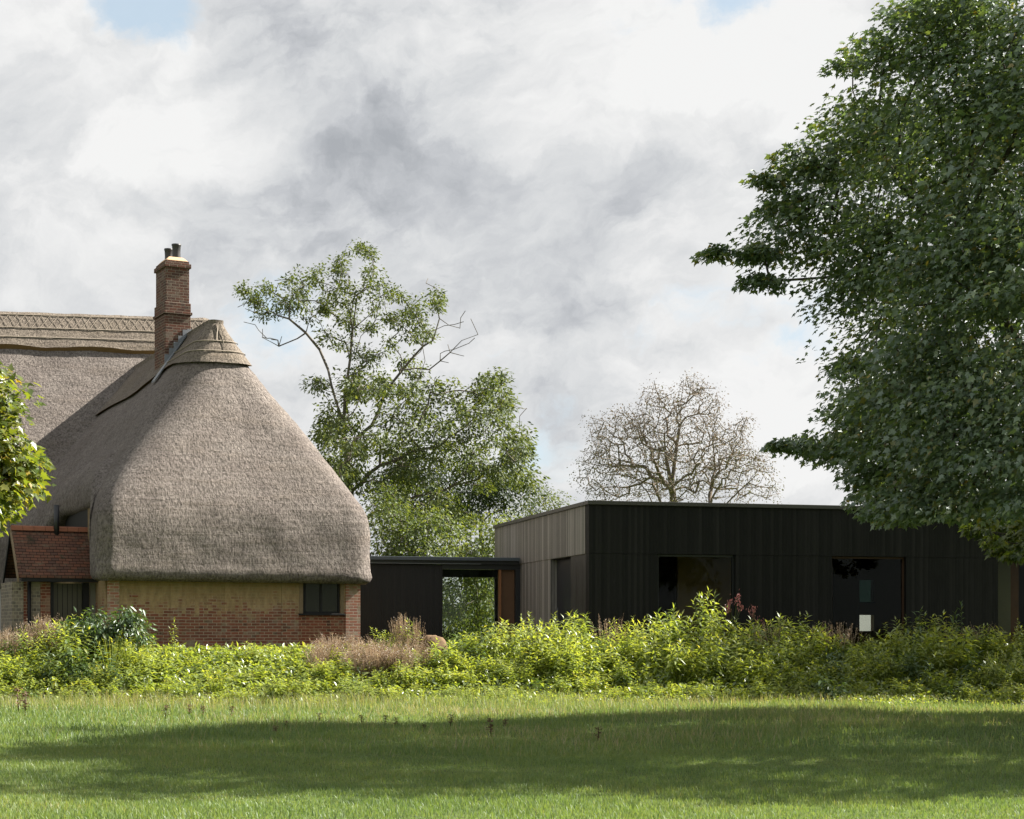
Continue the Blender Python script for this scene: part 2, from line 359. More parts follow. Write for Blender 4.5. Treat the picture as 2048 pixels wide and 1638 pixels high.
class MB:
    def __init__(s): s.v = []; s.f = []
    def box(s, x0, x1, y0, y1, z0, z1):
        b = len(s.v)
        s.v += [(x0, y0, z0), (x1, y0, z0), (x1, y1, z0), (x0, y1, z0), (x0, y0, z1), (x1, y0, z1), (x1, y1, z1), (x0, y1, z1)]
        s.f += [tuple(b + i for i in q) for q in ((0, 3, 2, 1), (4, 5, 6, 7), (0, 1, 5, 4), (1, 2, 6, 5), (2, 3, 7, 6), (3, 0, 4, 7))]
        return s
    def hexa(s, pts):
        b = len(s.v); s.v += [tuple(p) for p in pts]
        s.f += [tuple(b + i for i in q) for q in ((0, 3, 2, 1), (4, 5, 6, 7), (0, 1, 5, 4), (1, 2, 6, 5), (2, 3, 7, 6), (3, 0, 4, 7))]
        return s
    def prism(s, poly, axis, a, c):
        """poly of 2-D points extruded along axis 0 (x) or 1 (y) from a to c; polygon in the other coord and z"""
        n = len(poly); b = len(s.v)
        for t in (a, c):
            for (p, z) in poly: s.v.append((t, p, z) if axis == 0 else (p, t, z))
        s.f.append(tuple(b + i for i in range(n))); s.f.append(tuple(b + n + i for i in reversed(range(n))))
        for i in range(n):
            j = (i + 1) % n; s.f.append((b + i, b + n + i, b + n + j, b + j))
        return s
    def tube(s, pts, rad, n=6, cap=True):
        pts = [Vector(p) for p in pts]; rad = rad if isinstance(rad, (list, tuple)) else [rad] * len(pts)
        b = len(s.v)
        for i, p in enumerate(pts):
            t = (pts[min(i + 1, len(pts) - 1)] - pts[max(i - 1, 0)]).normalized()
            a = t.cross(Vector((0, 0, 1))) if abs(t.z) < .9 else t.cross(Vector((1, 0, 0)))
            a.normalize(); c = t.cross(a)
            for k in range(n):
                an = 2 * math.pi * k / n; s.v.append(tuple(p + (a * math.cos(an) + c * math.sin(an)) * rad[i]))
        for i in range(len(pts) - 1):
            for k in range(n):
                k2 = (k + 1) % n; s.f.append((b + i * n + k, b + i * n + k2, b + (i + 1) * n + k2, b + (i + 1) * n + k))
        if cap:
            s.f.append(tuple(b + k for k in reversed(range(n)))); s.f.append(tuple(b + (len(pts) - 1) * n + k for k in range(n)))
        return s
    def lathe(s, prof, cx, cy, n=20):
        b = len(s.v)
        for (r, z) in prof:
            for k in range(n):
                an = 2 * math.pi * k / n; s.v.append((cx + r * math.cos(an), cy + r * math.sin(an), z))
        for i in range(len(prof) - 1):
            for k in range(n):
                k2 = (k + 1) % n; s.f.append((b + i * n + k, b + i * n + k2, b + (i + 1) * n + k2, b + (i + 1) * n + k))
        s.f.append(tuple(b + k for k in reversed(range(n)))); s.f.append(tuple(b + (len(prof) - 1) * n + k for k in range(n)))
        return s
    def obj(s, name, m, parent=None, bevel=0.0, smooth=False):
        o = meshobj(name, s.v, s.f, m, parent, smooth)
        if bevel:
            md = o.modifiers.new('bevel', 'BEVEL'); md.width = bevel; md.segments = 2; md.limit_method = 'ANGLE'
        return o
def hit(P, dr, px):
    k = (px - CX) / FPX; return (k * P[1] - P[0]) / (dr[0] - k * dr[1])
def zz(py, Y): return EYE + (HY - py) * Y / FPX
def wp(px, py, Y): return ((px - CX) / FPX * Y, Y, zz(py, Y))

# ------------------------------------------------------------------ ground: lawn, bank, terrace in one sheet
TER = 0.83
def sstep(a, b, x):
    t = np.clip((x - a) / (b - a), 0, 1); return t * t * (3 - 2 * t)
def ground_z(x, y):
    x = np.asarray(x, float); y = np.asarray(y, float)
    return TER * sstep(34.6, 39.6, y) + 0.03 * np.sin(x * .35 + y * .2) * sstep(45, 38, y) + .02 * np.sin(x * .9 - y * .7) * sstep(45, 38, y) - .04
xs = np.unique(np.concatenate([np.linspace(-30, 30, 121), np.linspace(-2500, 2500, 41)]))
ys = np.unique(np.concatenate([np.linspace(-20, 60, 161), np.linspace(-400, 3500, 40)]))
gx, gy = np.meshgrid(xs, ys); gz = ground_z(gx, gy)
nx, ny = len(xs), len(ys); ii = np.arange(nx * ny).reshape(ny, nx)
q = np.stack([ii[:-1, :-1], ii[:-1, 1:], ii[1:, 1:], ii[1:, :-1]], -1).reshape(-1, 4)
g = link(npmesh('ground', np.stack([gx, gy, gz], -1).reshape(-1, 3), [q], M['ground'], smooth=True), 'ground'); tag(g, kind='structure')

# ------------------------------------------------------------------ thatched cottage
WY = R(26.0)
wu = Vector((math.cos(WY), math.sin(WY))); wv = Vector((-math.sin(WY), math.cos(WY)))
Pm = Vector(((450 - CX) / FPX * 41.5, 41.5))
sR, sL = hit(Pm, wu, 720), hit(Pm, wu, 217)
C0 = Pm + wu * (sR + sL) / 2; HWALL = (sR - sL) / 2
cot = empty('thatched_cottage', (C0.x, C0.y, TER), WY)
tag(cot, 'old brick cottage under a steep weathered thatched roof with one tall brick chimney', 'cottage')
def loc_x(px, b=0.0):      # local x on the plane y=b for a photo column
    return hit(C0 + wv * b, wu, px)
def wY(a, b): return (C0 + wu * a + wv * b).y
def lz(py, a, b): return zz(py, wY(a, b)) - TER
ZE = lz(1163, 0, -.36)                 # eave
t_ap = hit(C0 + wu * .06, wv, 432); ZA = lz(650, .06, t_ap)     # hip apex under the ridge cap
WE, FE = HWALL + .38, .40
TB = 12.6
# roof surface: level k in 0..1 from eave to ridge
def prof(k):               # share of the run used up at height share k: upright, bulging lower band, then a straight slope
    x = (k - .25) / .75; sm = .5 * (x + math.sqrt(x * x + .005)) - .5 * (math.sqrt(.1111 + .005) - .3333) if k > 0 else 0
    return .012 * min(max(k, 0) / .05, 1) + .988 * min(1, max(0, sm)) ** 1.09
NL, NCR, NF, NR = 64, 9, 44, 26
def contour(z, off=0.0):
    k = (z - ZE) / (ZA - ZE); p = float(prof(max(0, min(1, k))))
    kk = max(0, min(1, k)); pf = p * .92 + .08 * kk
    w = WE * (1 - p) + .10 * p + off; bf = -FE + (t_ap + FE) * pf - off
    sn_ = math.sin(math.pi * min(1, p * 1.05)); rc = min(w * .85, .34 + .95 * sn_); rc2 = min(w * .72, .55 + .22 * sn_)
    fl = 1.5 * (1 - p) ** 1.4
    cxl = .06 * p
    pts = []
    for i in range(NL):                                   # left side, back to front
        t = TB + (bf + rc - TB) * i / (NL - 1)
        pts.append((cxl - w - fl * max(0, (t - 3.2) / 9.0) ** 1.2, t, 'l'))
    for i in range(1, NCR):
        a = math.pi + (math.pi / 2) * i / NCR; pts.append((cxl - w + rc + rc * math.cos(a), bf + rc + rc * math.sin(a), 'c'))
    for i in range(NF):
        pts.append((cxl - w + rc + (2 * w - rc - rc2) * i / (NF - 1), bf, 'f'))
    for i in range(1, NCR):
        a = 1.5 * math.pi + (math.pi / 2) * i / NCR; pts.append((cxl + w - rc2 + rc2 * math.cos(a), bf + rc2 + rc2 * math.sin(a), 'c'))
    for i in range(NR):
        t = bf + rc2 + (TB - bf - rc2) * i / (NR - 1); pts.append((cxl + w, t, 'r'))
    return pts
def eave_of(t, side):      # the left eave lifts over the porch
    if side != 'l': return ZE
    up = sstep(.45, .62, t) * (1 - sstep(4.3, 7.6, t))
    return ZE + (lz(1016, -WE, 1.8) - ZE) * float(up)
def roof_rings(zfun_lo, top, n, off, lip=True, amp=.03):
    base = contour(ZE, off)
    ncol = len(base); rows = []
    lo = [zfun_lo(base[j][1], base[j][2]) for j in range(ncol)]
    cache = {}
    def at(j, z):
        key = round(z, 3)
        if key not in cache: cache[key] = contour(z, off)
        x, y, s = cache[key][j]
        if s == 'l' and lip and lo[j] > ZE + .03:
            gq = min(1, max(0, (z - lo[j]) / 1.9)); gq = gq * gq * (3 - 2 * gq); xo = base[j][0] + .22
            if x > xo: x = xo + (x - xo) * gq
        return x, y, s
    fr = [i / n for i in range(n + 1)]
    if lip:
        r0, r1, r2 = [], [], []
        for j in range(ncol):
            x, y, s = at(j, lo[j] + .22); nx_, ny_ = (-1, 0) if s == 'l' else (1, 0) if s == 'r' else (0, -1)
            if s == 'c':
                rq = .34 if x < 0 else .55; cx_ = -WE + rq if x < 0 else WE - rq; v_ = Vector((x - cx_, y - (-FE + rq))).normalized(); nx_, ny_ = v_.x, v_.y
            r0.append((x - nx_ * .62, y - ny_ * .62, lo[j] + .10)); r1.append((x - nx_ * .16, y - ny_ * .16, lo[j] - .02)); r2.append((x - nx_ * .035, y - ny_ * .035, lo[j] + .05))
        rows += [r0, r1, r2]
    for i, f_ in enumerate(fr):
        row = []
        for j in range(ncol):
            z0 = lo[j] + (.16 if lip else 0); z = z0 + (top - z0) * f_
            x, y, s = at(j, z)
            nn = (mnoise.noise(Vector((x * 1.3, y * 1.3, z * 1.3))) + .6 * mnoise.noise(Vector((x * 4, y * 4, z * 4)))) * amp
            row.append((x + nn, y - nn * .8, z + nn * .4))
        rows.append(row)
    V = [p for r in rows for p in r]; F = []
    for i in range(len(rows) - 1):
        for j in range(ncol - 1):
            F.append((i * ncol + j, i * ncol + j + 1, (i + 1) * ncol + j + 1, (i + 1) * ncol + j))
    b = (len(rows) - 1) * ncol                            # close the ridge
    F.append(tuple(b + j for j in range(ncol)))
    return V, F
V, F = roof_rings(eave_of, ZA, 46, 0.0)
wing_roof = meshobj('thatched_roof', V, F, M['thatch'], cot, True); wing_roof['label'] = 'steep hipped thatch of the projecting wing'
# ridge cap of the wing with its thick cut edge
def cap_lo(t, s):
    zf = lz(712, 0, .9)
    if s in ('f', 'c'): return zf + .06 * math.sin(t * 3)
    return zf - .55 * float(sstep(1.5, 7.5, t)) + .10 * math.sin(t * 1.1)
V1, F1 = roof_rings(cap_lo, ZA + .12, 12, .10, False, .02)
n_out = len(V1); ncol = len(contour(ZE))
V2 = []
lo_row = [contour(V1[j][2] + .05, -.02)[j] for j in range(ncol)]
for j in range(ncol): V2.append((lo_row[j][0], lo_row[j][1], V1[j][2] + .05))
F2 = [(n_out + j, n_out + j + 1, j + 1, j) for j in range(ncol - 1)]
meshobj('ridge_cap', V1 + V2, F1 + F2, [M['thatch_cap'], M['reed_edge']], cot, False, [0] * len(F1) + [1] * len(F2))
# spar lines on the cap front
sp = MB()
for zc in (.27, .55):
    z = cap_lo(0, 'f') + zc
    ct = [p for p in contour(z, .122) if p[2] in 'fc' or (p[2] == 'l' and p[1] < 5)]
    sp.tube([(p[0], p[1], z) for p in ct], .014, 4)
zt = ZA + .05; a0 = contour(zt, .13); f0 = [p for p in a0 if p[2] == 'f']
for tx, zc in ((-.5, .55), (.45, .55), (.1, .3)):
    z = cap_lo(0, 'f') + zc; ctf = [p for p in contour(z, .125) if p[2] == 'f']
    e = min(ctf, key=lambda p: abs(p[0] - .06 - tx)); s0 = f0[len(f0) // 2]
    sp.tube([(s0[0], s0[1], zt), (e[0], e[1], z)], .013, 4)
sp.obj('ridge_spars', M['spar'], cot)

# --- main range behind: its own bearing
MY = R(10.0); dY = MY - WY
mu = Vector((math.cos(MY), math.sin(MY))); mv = Vector((-math.sin(MY), math.cos(MY)))
Rm = Vector(((330 - CX) / FPX * 52.6, 52.6)); ZR = zz(637, 52.6) - TER
MT = 1.30; RUN = (ZR - (zz(962, 48.3) - TER)) / MT
ml = Rm - C0; mloc = (ml.dot(wu), ml.dot(wv), 0)
def child(o): o.location = mloc; o.rotation_euler = (0, 0, dY); return o
xr = hit(Rm, mu, 432)
def slope_grid(x0, x1, y0, y1, zf, nxs, nys, amp, thick=None):
    Vs, Fs = [], []
    for j in range(nys + 1):
        for i in range(nxs + 1):
            x = x0 + (x1 - x0) * i / nxs; y = y0 + (y1 - y0) * j / nys; z = zf(x, y)
            nn = (mnoise.noise(Vector((x * 1.2, y * 1.2, z))) + .5 * mnoise.noise(Vector((x * 4, y * 4, z * 4)))) * amp
            Vs.append((x, y - nn, z + nn))
    for j in range(nys):
        for i in range(nxs):
            a = j * (nxs + 1) + i; Fs.append((a, a + 1, a + nxs + 2, a + nxs + 1))
    return Vs, Fs
def zmain(x, y):
    hip = ZR - max(0.0, x - (xr - .15)) * 1.6            # hipped right end
    zf = min(ZR - abs(y) * MT, hip)
    return ZR - .06 + (zf - ZR) if zf < ZR else ZR - .06
V, F = slope_grid(-14, xr + 4.6, -RUN, RUN, zmain, 60, 48, .035)
b = len(V)                                                # underside of the eave
for i in range(61):
    x, y, z = V[i]; V.append((x, y + .10, z - .26)); 
for i in range(61):
    x, y, z = V[i]; V.append((x, y + .75, z - .10))
for i in range(60):
    F.append((b + i, b + i + 1, i + 1, i)); F.append((b + 61 + i, b + 62 + i, b + i + 1, b + i))
mr = child(meshobj('thatched_roof', V, F, M['thatch'], cot, True)); mr['label'] = 'long thatched roof of the taller main range behind'
# raised block ridge of the main range
def capz(y): return ZR + .10 - (abs(y) - .0) * MT * .93 - .02
capw = 1.02
V, F = [], []
ysc = [-capw + 2 * capw * j / 16 for j in range(17)]
nxc = 120; x0c, x1c = -14.0, xr + .15
for j, y in enumerate(ysc):
    for i in range(nxc + 1):
        x = x0c + (x1c - x0c) * i / nxc
        z = ZR + .17 - math.sqrt((y * MT) ** 2 + .03) + .06 * (1 - abs(y) / capw)
        if j in (0, 16): z += .035 * math.sin(x * 2.3) 
        z += mnoise.noise(Vector((x * 3, y * 3, 1.7))) * .025 - .25 * float(sstep(x1c - .5, x1c, x))
        V.append((x, y * (1 + .0), z))
for j in range(16):
    for i in range(nxc):
        a = j * (nxc + 1) + i; F.append((a, a + 1, a + nxc + 2, a + nxc + 1))
nf = len(F); b = len(V)
for i in range(nxc + 1):
    x, y, z = V[i]; V.append((x, y + .09, z - .16))
for i in range(nxc): F.append((b + i, b + i + 1, i + 1, i))
b2 = len(V); rr_ = [j * (nxc + 1) + nxc for j in range(17)]
F.append(tuple(rr_))
child(meshobj('ridge_cap', V, F, [M['thatch_cap'], M['reed_edge']], cot, False, [0] * nf + [1] * nxc + [0]))
sp = MB()
def onm(x, y): return (x, y - .012, ZR + .185 - math.sqrt((y * MT) ** 2 + .03) + .06 * (1 - abs(y) / capw))
for yy in (-.18, -.55, -.80): sp.tube([onm(-14 + (x1c + 13.8) * i / 40, yy) for i in range(41)], .016, 4)
nd = 62
for i in range(nd):
    xa = -14 + (x1c + 13.7) * i / nd; xb = -14 + (x1c + 13.7) * (i + 1) / nd
    sp.tube([onm(xa, -.20), onm(xb, -.53)], .006, 3); sp.tube([onm(xb, -.20), onm(xa, -.53)], .006, 3)
child(sp.obj('ridge_spars', M['spar'], cot))
# main wall, pale render
zE = ZR - RUN * MT
child(MB().box(-14, xr - .5, -RUN + .55, RUN - .6, -.2, zE + .45).obj('wall', M['lime_render'], cot))['label'] = 'pale rendered wall of the main range'
child(MB().box(-13.6, xr, -RUN + .50, -RUN + .60, zE - .25, zE - .05).obj('wall_plate', M['black_timber'], cot))

# --- wing walls
xw0, xw1 = loc_x(606), loc_x(681); zw0, zw1 = lz(1227, 2, 0), lz(1160, 2, 0)
xp = loc_x(691); xpan = loc_x(597)
top = ZE + .35
wb = MB()
wb.box(-HWALL + .02, xpan, 0, .30, -.3, top); wb.box(xpan, xw0, 0, .30, zw0, top); wb.box(xw1, xp, 0, .30, zw0, top)
wall = wb.obj('wall', M['cottage_brick'], cot)
MB().box(xpan + .002, xp - .002, .015, .30, -.3, zw0 - .05).obj('brick_panel', M['new_brick'], cot)['label'] = 'newer red brick infill under the window'
MB().box(xp, HWALL, -.03, .33, -.3, top).obj('corner_pier', M['pier_brick'], cot)
MB().box(-HWALL - .03, loc_x(238), -.025, -.003, -.3, top).obj('corner_pier', M['pier_brick'], cot)
MB().box(HWALL - .30, HWALL - .004, .33, TB - 3, -.3, top).obj('side_wall', M['cottage_brick'], cot)
zb = lz(1016, -WE, 1.8) + .12
MB().prism([(.302, -.3), (TB - 3, -.3), (TB - 3, zb - .5), (2.2, zb - .5), (1.9, top), (.302, top)], 0, -HWALL, -HWALL + .28).obj('side_wall', M['cottage_brick'], cot)
for px0, px1 in ((340, 363), (448, 470), (563, 590)):
    MB().box(loc_x(px0), loc_x(px1), -.022, -.002, -.25, top - .32).obj('pilaster', M['cottage_brick'], cot, .006)
MB().box(loc_x(259), loc_x(276), -.004, .02, lz(1194, -2.3, 0), lz(1190, -2.3, 0)).obj('vent_brick', M['new_brick'], cot)
# window
wf = MB(); fy0, fy1 = .05, .11
wf.box(xw0, xw0 + .05, fy0, fy1, zw0, top); wf.box(xw1 - .05, xw1, fy0, fy1, zw0, top); wf.box(xw0 + .05, xw1 - .05, fy0, fy1, zw0, zw0 + .05)
xm = (xw0 + xw1) / 2; wf.box(xm - .025, xm + .025, fy0, fy1, zw0 + .05, top)
win = wf.obj('window', M['black_timber'], cot)
MB().box(xw0 + .04, xw1 - .04, .085, .095, zw0 + .04, top).obj('pane', M['dark_glass'], win)
MB().box(xw0 + .05, xw0 + .09, .03, .05, zw0 + .05, top).obj('reveal', M['black_timber'], win)
MB().box(loc_x(597), loc_x(688), -.07, .28, zw0 - .045, zw0 - .002).obj('window_sill', M['black_timber'], win, .006)
MB().box(xw0 - .10, xw0 - .002, -.012, .05, zw0 + .002, top - .02).obj('window_post', M['old_oak'], win)
MB().box(xw1 + .002, xw1 + .09, -.012, .05, zw0 + .002, top - .02).obj('window_post', M['old_oak'], win)

# --- chimney with pots and flashing
CA = -.40; tc_ = hit(C0 + wu * CA, wv, 345); zc1 = lz(521, CA, tc_ - .5); zc0 = ZA - 3.0
hw = .33; hd = .50
ch = MB()
z_b1, z_b2, z_b3 = lz(632, 0, tc_), lz(614, 0, tc_), lz(545, 0, tc_)
ch.box(-hw - .03, hw + .03, -hd - .03, hd + .03, zc0, z_b1 - .075)
ch.box(-hw - .07, hw + .07, -hd - .07, hd + .07, z_b1 - .075, z_b1)
ch.box(-hw - .035, hw + .035, -hd - .035, hd + .035, z_b1, z_b2)
ch.box(-hw, hw, -hd, hd, z_b2, z_b3)
ch.box(-hw - .045, hw + .045, -hd - .045, hd + .045, z_b3, zc1 - .075)
ch.box(-hw, hw, -hd, hd, zc1 - .075, zc1)
cho = ch.obj('chimney', M['chimney_brick'], cot, .012); cho.location = (CA, tc_, 0); cho.rotation_euler = (0, 0, R(2))
fl = MB(); 
V = [(-hw + .01, -hd + .01, zc1), (hw - .01, -hd + .01, zc1), (hw - .01, hd - .01, zc1), (-hw + .01, hd - .01, zc1), (-.2, -.35, zc1 + .13), (.2, -.35, zc1 + .13), (.2, .35, zc1 + .13), (-.2, .35, zc1 + .13)]
fl.hexa(V).obj('flaunching', M['mortar_cap'], cho, .03)
for i, (px_, py_, r_, h_) in enumerate(((.06, -.17, .125, .50), (-.02, .30, .12, .46))):
    pot = MB().lathe([(r_ * .98, zc1 + .06), (r_ * .93, zc1 + .15), (r_ * .90, zc1 + h_ * .6), (r_ * .96, zc1 + h_ - .04), (r_ * 1.06, zc1 + h_ - .02), (r_ * 1.06, zc1 + h_ + .02), (r_ * .8, zc1 + h_ + .02), (r_ * .78, zc1 + h_ - .1)], px_, py_, 24).obj('chimney_pot', M['pot'], cho, 0, True)
ls = MB()                                                # stepped lead flashing following the roof slope
def zcap(x): return ZA + .14 - 1.42 * max(0.0, -(x + CA) - .13)
nst = 6; y1_ = -hd - .031; yA = -hd - .40
for i in range(nst):
    xa = -hw - .05 + (2 * hw + .1) * i / nst; xb = -hw - .05 + (2 * hw + .1) * (i + 1) / nst
    ls.hexa([(xa, y1_ - .03, zcap(xa) - .12), (xb, y1_ - .03, zcap(xb) - .12), (xb, y1_, zcap(xb) - .12), (xa, y1_, zcap(xa) - .12),
             (xa, y1_ - .03, zcap(xb) + .10), (xb, y1_ - .03, zcap(xb) + .10), (xb, y1_, zcap(xb) + .10), (xa, y1_, zcap(xb) + .10)])
xa, xb = -hw - .42, hw - .1
ls.hexa([(xa, yA, zcap(xa) - .02), (xb, yA + .25, zcap(xb) - .02), (xb, y1_ - .031, zcap(xb) - .02), (xa, y1_ - .031, zcap(xa) - .02), (xa, yA, zcap(xa) + .03), (xb, yA + .25, zcap(xb) + .03), (xb, y1_ - .031, zcap(xb) + .03), (xa, y1_ - .031, zcap(xa) + .03)])
ls.obj('lead_flashing', M['lead'], cho)

# --- tiled porch on the left side of the wing
tp = hit(C0 - wu * HWALL, wv, 178); zpr = lz(1057, -HWALL - 1, tp); te = tp - 1.12; zpe = lz(1152, -HWALL - 1, te)
xl = hit(C0 + wv * tp, wu, 22); xrp = -HWALL + .0
pr = MB(); nr = 16
Vp, Fp = [], []
for j in range(nr * 2 + 1):
    f_ = j / (nr * 2); sag = .03 * math.sin(f_ * math.pi)
    for i in range(31):
        g_ = i / 30; x = xl + (xrp - xl) * g_
        Vp.append((x + (1 - f_) * .0, te + (tp - te) * f_, zpe + (zpr - zpe) * f_ - sag + .012 * mnoise.noise(Vector((x * 3, f_ * 5, 0))) + (.02 if j % 2 else 0)))
for j in range(nr * 2):
    for i in range(30):
        a = j * 31 + i; Fp.append((a, a + 1, a + 32, a + 31))
b = len(Vp)
for i in range(31): Vp.append((Vp[i][0], te, zpe - .05))
for i in range(30): Fp.append((b + i, b + i + 1, i + 1, i))
tb = 2 * tp - te                                          # back slope and verge
b = len(Vp); Vp += [(xl, tp, zpr), (xrp, tp, zpr), (xrp, tb, zpe), (xl, tb, zpe)]; Fp.append((b, b + 1, b + 2, b + 3))
meshobj('porch_roof', Vp, Fp, M['tiles'], cot)
rt = MB()
for i in range(7):
    xa = xl + (xrp - xl) * i / 7; xb = xl + (xrp - xl) * (i + 1) / 7 - .008
    rt.prism([(tp - .12, zpr - .07), (tp - .07, zpr + .03), (tp, zpr + .06), (tp + .07, zpr + .03), (tp + .12, zpr - .07)], 0, xa, xb)
rt.obj('ridge_tile', plain('ridge_clay', (.24, .10, .06), .9, .15, .35, 4), cot)
for (ya, za, yb, zb2, m_) in ((te, zpe - .05, tp, zpr - .04, 'old_oak'), (tp, zpr - .04, tb, zpe - .05, 'black_timber')):
    MB().hexa([(xl - .03, ya, za - .12), (xl + .01, ya, za - .12), (xl + .01, yb, zb2 - .12), (xl - .03, yb, zb2 - .12), (xl - .03, ya, za + .03), (xl + .01, ya, za + .03), (xl + .01, yb, zb2 + .03), (xl - .03, yb, zb2 + .03)]).obj('bargeboard', M[m_], cot)
MB().hexa([(xrp - .03, te, zpe - .03), (xrp + .12, te, zpe - .03), (xrp + .12, tp, zpr), (xrp - .03, tp, zpr), (xrp - .03, te, zpe + .07), (xrp + .10, te, zpe + .09), (xrp + .10, tp, zpr + .09), (xrp - .03, tp, zpr + .07)]).obj('verge_board', M['old_oak'], cot)
yq = te + .28                                             # porch side wall line
def px_(p): return hit(C0 + wv * yq, wu, p)
MB().box(xl + .08, xrp + .06, te + .02, te + .12, zpe - .14, zpe - .052).obj('eave_beam', M['black_timber'], cot)
MB().box(px_(24), px_(47), yq, yq + 1.7, -.3, zpe - .145).obj('porch_pier', M['flint'], cot)
MB().box(px_(47) + .003, px_(56), yq + .03, yq + .3, -.3, zpe - .145).obj('porch_wall', M['new_brick'], cot)
MB().tube([(px_(58), yq - .03, -.3), (px_(58), yq - .03, zpe - .15)], .045, 10).obj('downpipe', M['black_timber'], cot, 0, True)
MB().box(px_(61), px_(81), yq + .02, yq + .3, -.3, zpe - .145).obj('porch_wall', M['flint'], cot)
MB().box(px_(81) + .003, px_(101), yq + .01, yq + .3, -.3, zpe - .145).obj('porch_wall', M['new_brick'], cot)
dr = MB().box(px_(107) + .003, px_(166) - .003, yq + .12, yq + .17, -.1, zpe - .17).obj('door', M['olive_door'], cot)
dm = MB()
for i in range(1, 6):
    xx = px_(107) + (px_(166) - px_(107)) * i / 6; dm.box(xx - .006, xx + .006, yq + .112, yq + .12, -.1, zpe - .18)
dm.obj('board_joint', M['black_timber'], dr)
MB().box(px_(101) + .003, px_(107), yq - .02, yq + .2, -.3, zpe - .145).obj('door_post', M['black_timber'], cot)
MB().box(px_(166), px_(178), yq - .02, yq + .2, -.3, zpe - .145).obj('door_post', M['black_timber'], cot)
MB().box(px_(178) + .003, px_(196), yq + .05, yq + .3, -.3, .62).obj('porch_wall', M['pier_brick'], cot)
sw = MB().box(px_(192), px_(200), yq - .01, yq + .12, .62, zpe - .145).obj('side_window', M['black_timber'], cot)
MB().box(px_(180), px_(192) - .003, yq + .04, yq + .06, .70, zpe - .15).obj('pane', plain('pale_pane', (.20, .20, .17), .3, .5, .15, 4), sw)
# timbers and flue in the lifted eave above the porch
gx0 = -HWALL - .06
MB().box(gx0, gx0 + .10, 1.72, 1.84, zpe, zb - .1).obj('wall_stud', M['old_oak'], cot)
MB().box(gx0, gx0 + .09, 1.845, 2.15, zpe, zb - .1).obj('wall_stud', plain('pale_infill', (.20, .15, .09), .9, .1, .3, 8), cot)
MB().box(gx0 + .02, gx0 + .1, 2.16, 7.4, zpe, zb - .1).obj('gable_boarding', M['black_timber'], cot)
MB().box(gx0 - .5, gx0 - .2, 2.5, 4.2, zpe, zpe + 1.25).obj('gable_brick', M['new_brick'], cot)
fxp = hit(C0 + wv * 2.2, wu, 113)
MB().tube([(fxp, 2.2, zpr - .2), (fxp, 2.2, lz(1010, fxp, 2.2))], .07, 12).obj('flue_pipe', M['black_metal'], cot, 0, True)

# ------------------------------------------------------------------ black timber hall
HYW = R(14.2)
hu = Vector((math.cos(HYW), math.sin(HYW))); hv = Vector((-math.sin(HYW), math.cos(HYW)))
YC = 41.0; H0 = Vector(((1178 - CX) / FPX * YC, YC))
HT = zz(1001, YC) - TER
hall = empty('timber_hall', (H0.x, H0.y, TER), HYW)
tag(hall, 'long low flat-roofed hall clad in black charred vertical boards', 'hall')
def hx(px, b=0.0): return hit(H0 + hv * b, hu, px)
def hz(py, a, b=0.0): return zz(py, (H0 + hu * a + hv * b).y) - TER
TD = hit(H0, hv, 990)                       # depth of the hall
LEN = 17.0
zj = hz(1106, 0)                            # joint between upper and lower boarding
wins = [(hx(1316), hx(1471)), (hx(1664), hx(1812)), (hx(1996), hx(1996) + 2.6)]
TH = .30
ub = MB(); ub.box(0, LEN, -.010, TH, zj, HT - .10); 
ub.box(-.0, LEN, TD - TH, TD - .0, zj, HT - .1) if False else None
upper = ub.obj('upper_boarding', M['charred'], hall)
MB().box(-.012, TH, TH, TD, zj, HT - .10).obj('side_boarding', M['weathered'], hall)['label'] = 'weathered grey-brown boards of the upper left side, sky sheen painted in'
edges = [0.0] + [e for wn_ in wins for e in wn_] + [LEN]
for i in range(0, len(edges) - 1, 2):
    if edges[i + 1] > edges[i] + .01: MB().box(edges[i] + (.003 if i == 0 else 0), edges[i + 1], 0, TH, -.4, zj - .004).obj('lower_boarding', M['charred'], hall)
# left side lower wall with a recessed door
td0, td1 = hit(H0, hv, 1140), hit(H0, hv, 1101)
zd = zz(1114, (H0 + hv * td0).y) - TER
MB().box(.02, TH - .01, TH + .002, td0, -.4, zj - .004).obj('smooth_panel', M['smooth_panel'], hall)
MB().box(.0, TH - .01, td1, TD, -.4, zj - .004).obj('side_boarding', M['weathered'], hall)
MB().box(.02, TH - .01, td0 + .002, td1 - .002, zd, zj - .006).obj('door_lintel', M['charred'], hall)
sdoor = MB().box(.17, .22, td0 + .003, td1 - .003, -.2, zd - .002).obj('side_door', M['black_metal'], hall)
MB().tube([(.13, td1 - .25, .85), (.13, td1 - .25, 1.25)], .014, 8).obj('handle', M['blue_metal'], sdoor)
MB().box(-.05, LEN + .05, -.075, TH, HT - .098, HT).obj('roof_edge', M['trim'], hall, .006)
MB().box(-.055, TH, TH + .003, TD + .05, HT - .098, HT).obj('roof_edge', M['trim'], hall, .006)
MB().box(TH + .003, LEN, TH + .003, TD, HT - .25, HT - .08).obj('roof', M['black_metal'], hall)
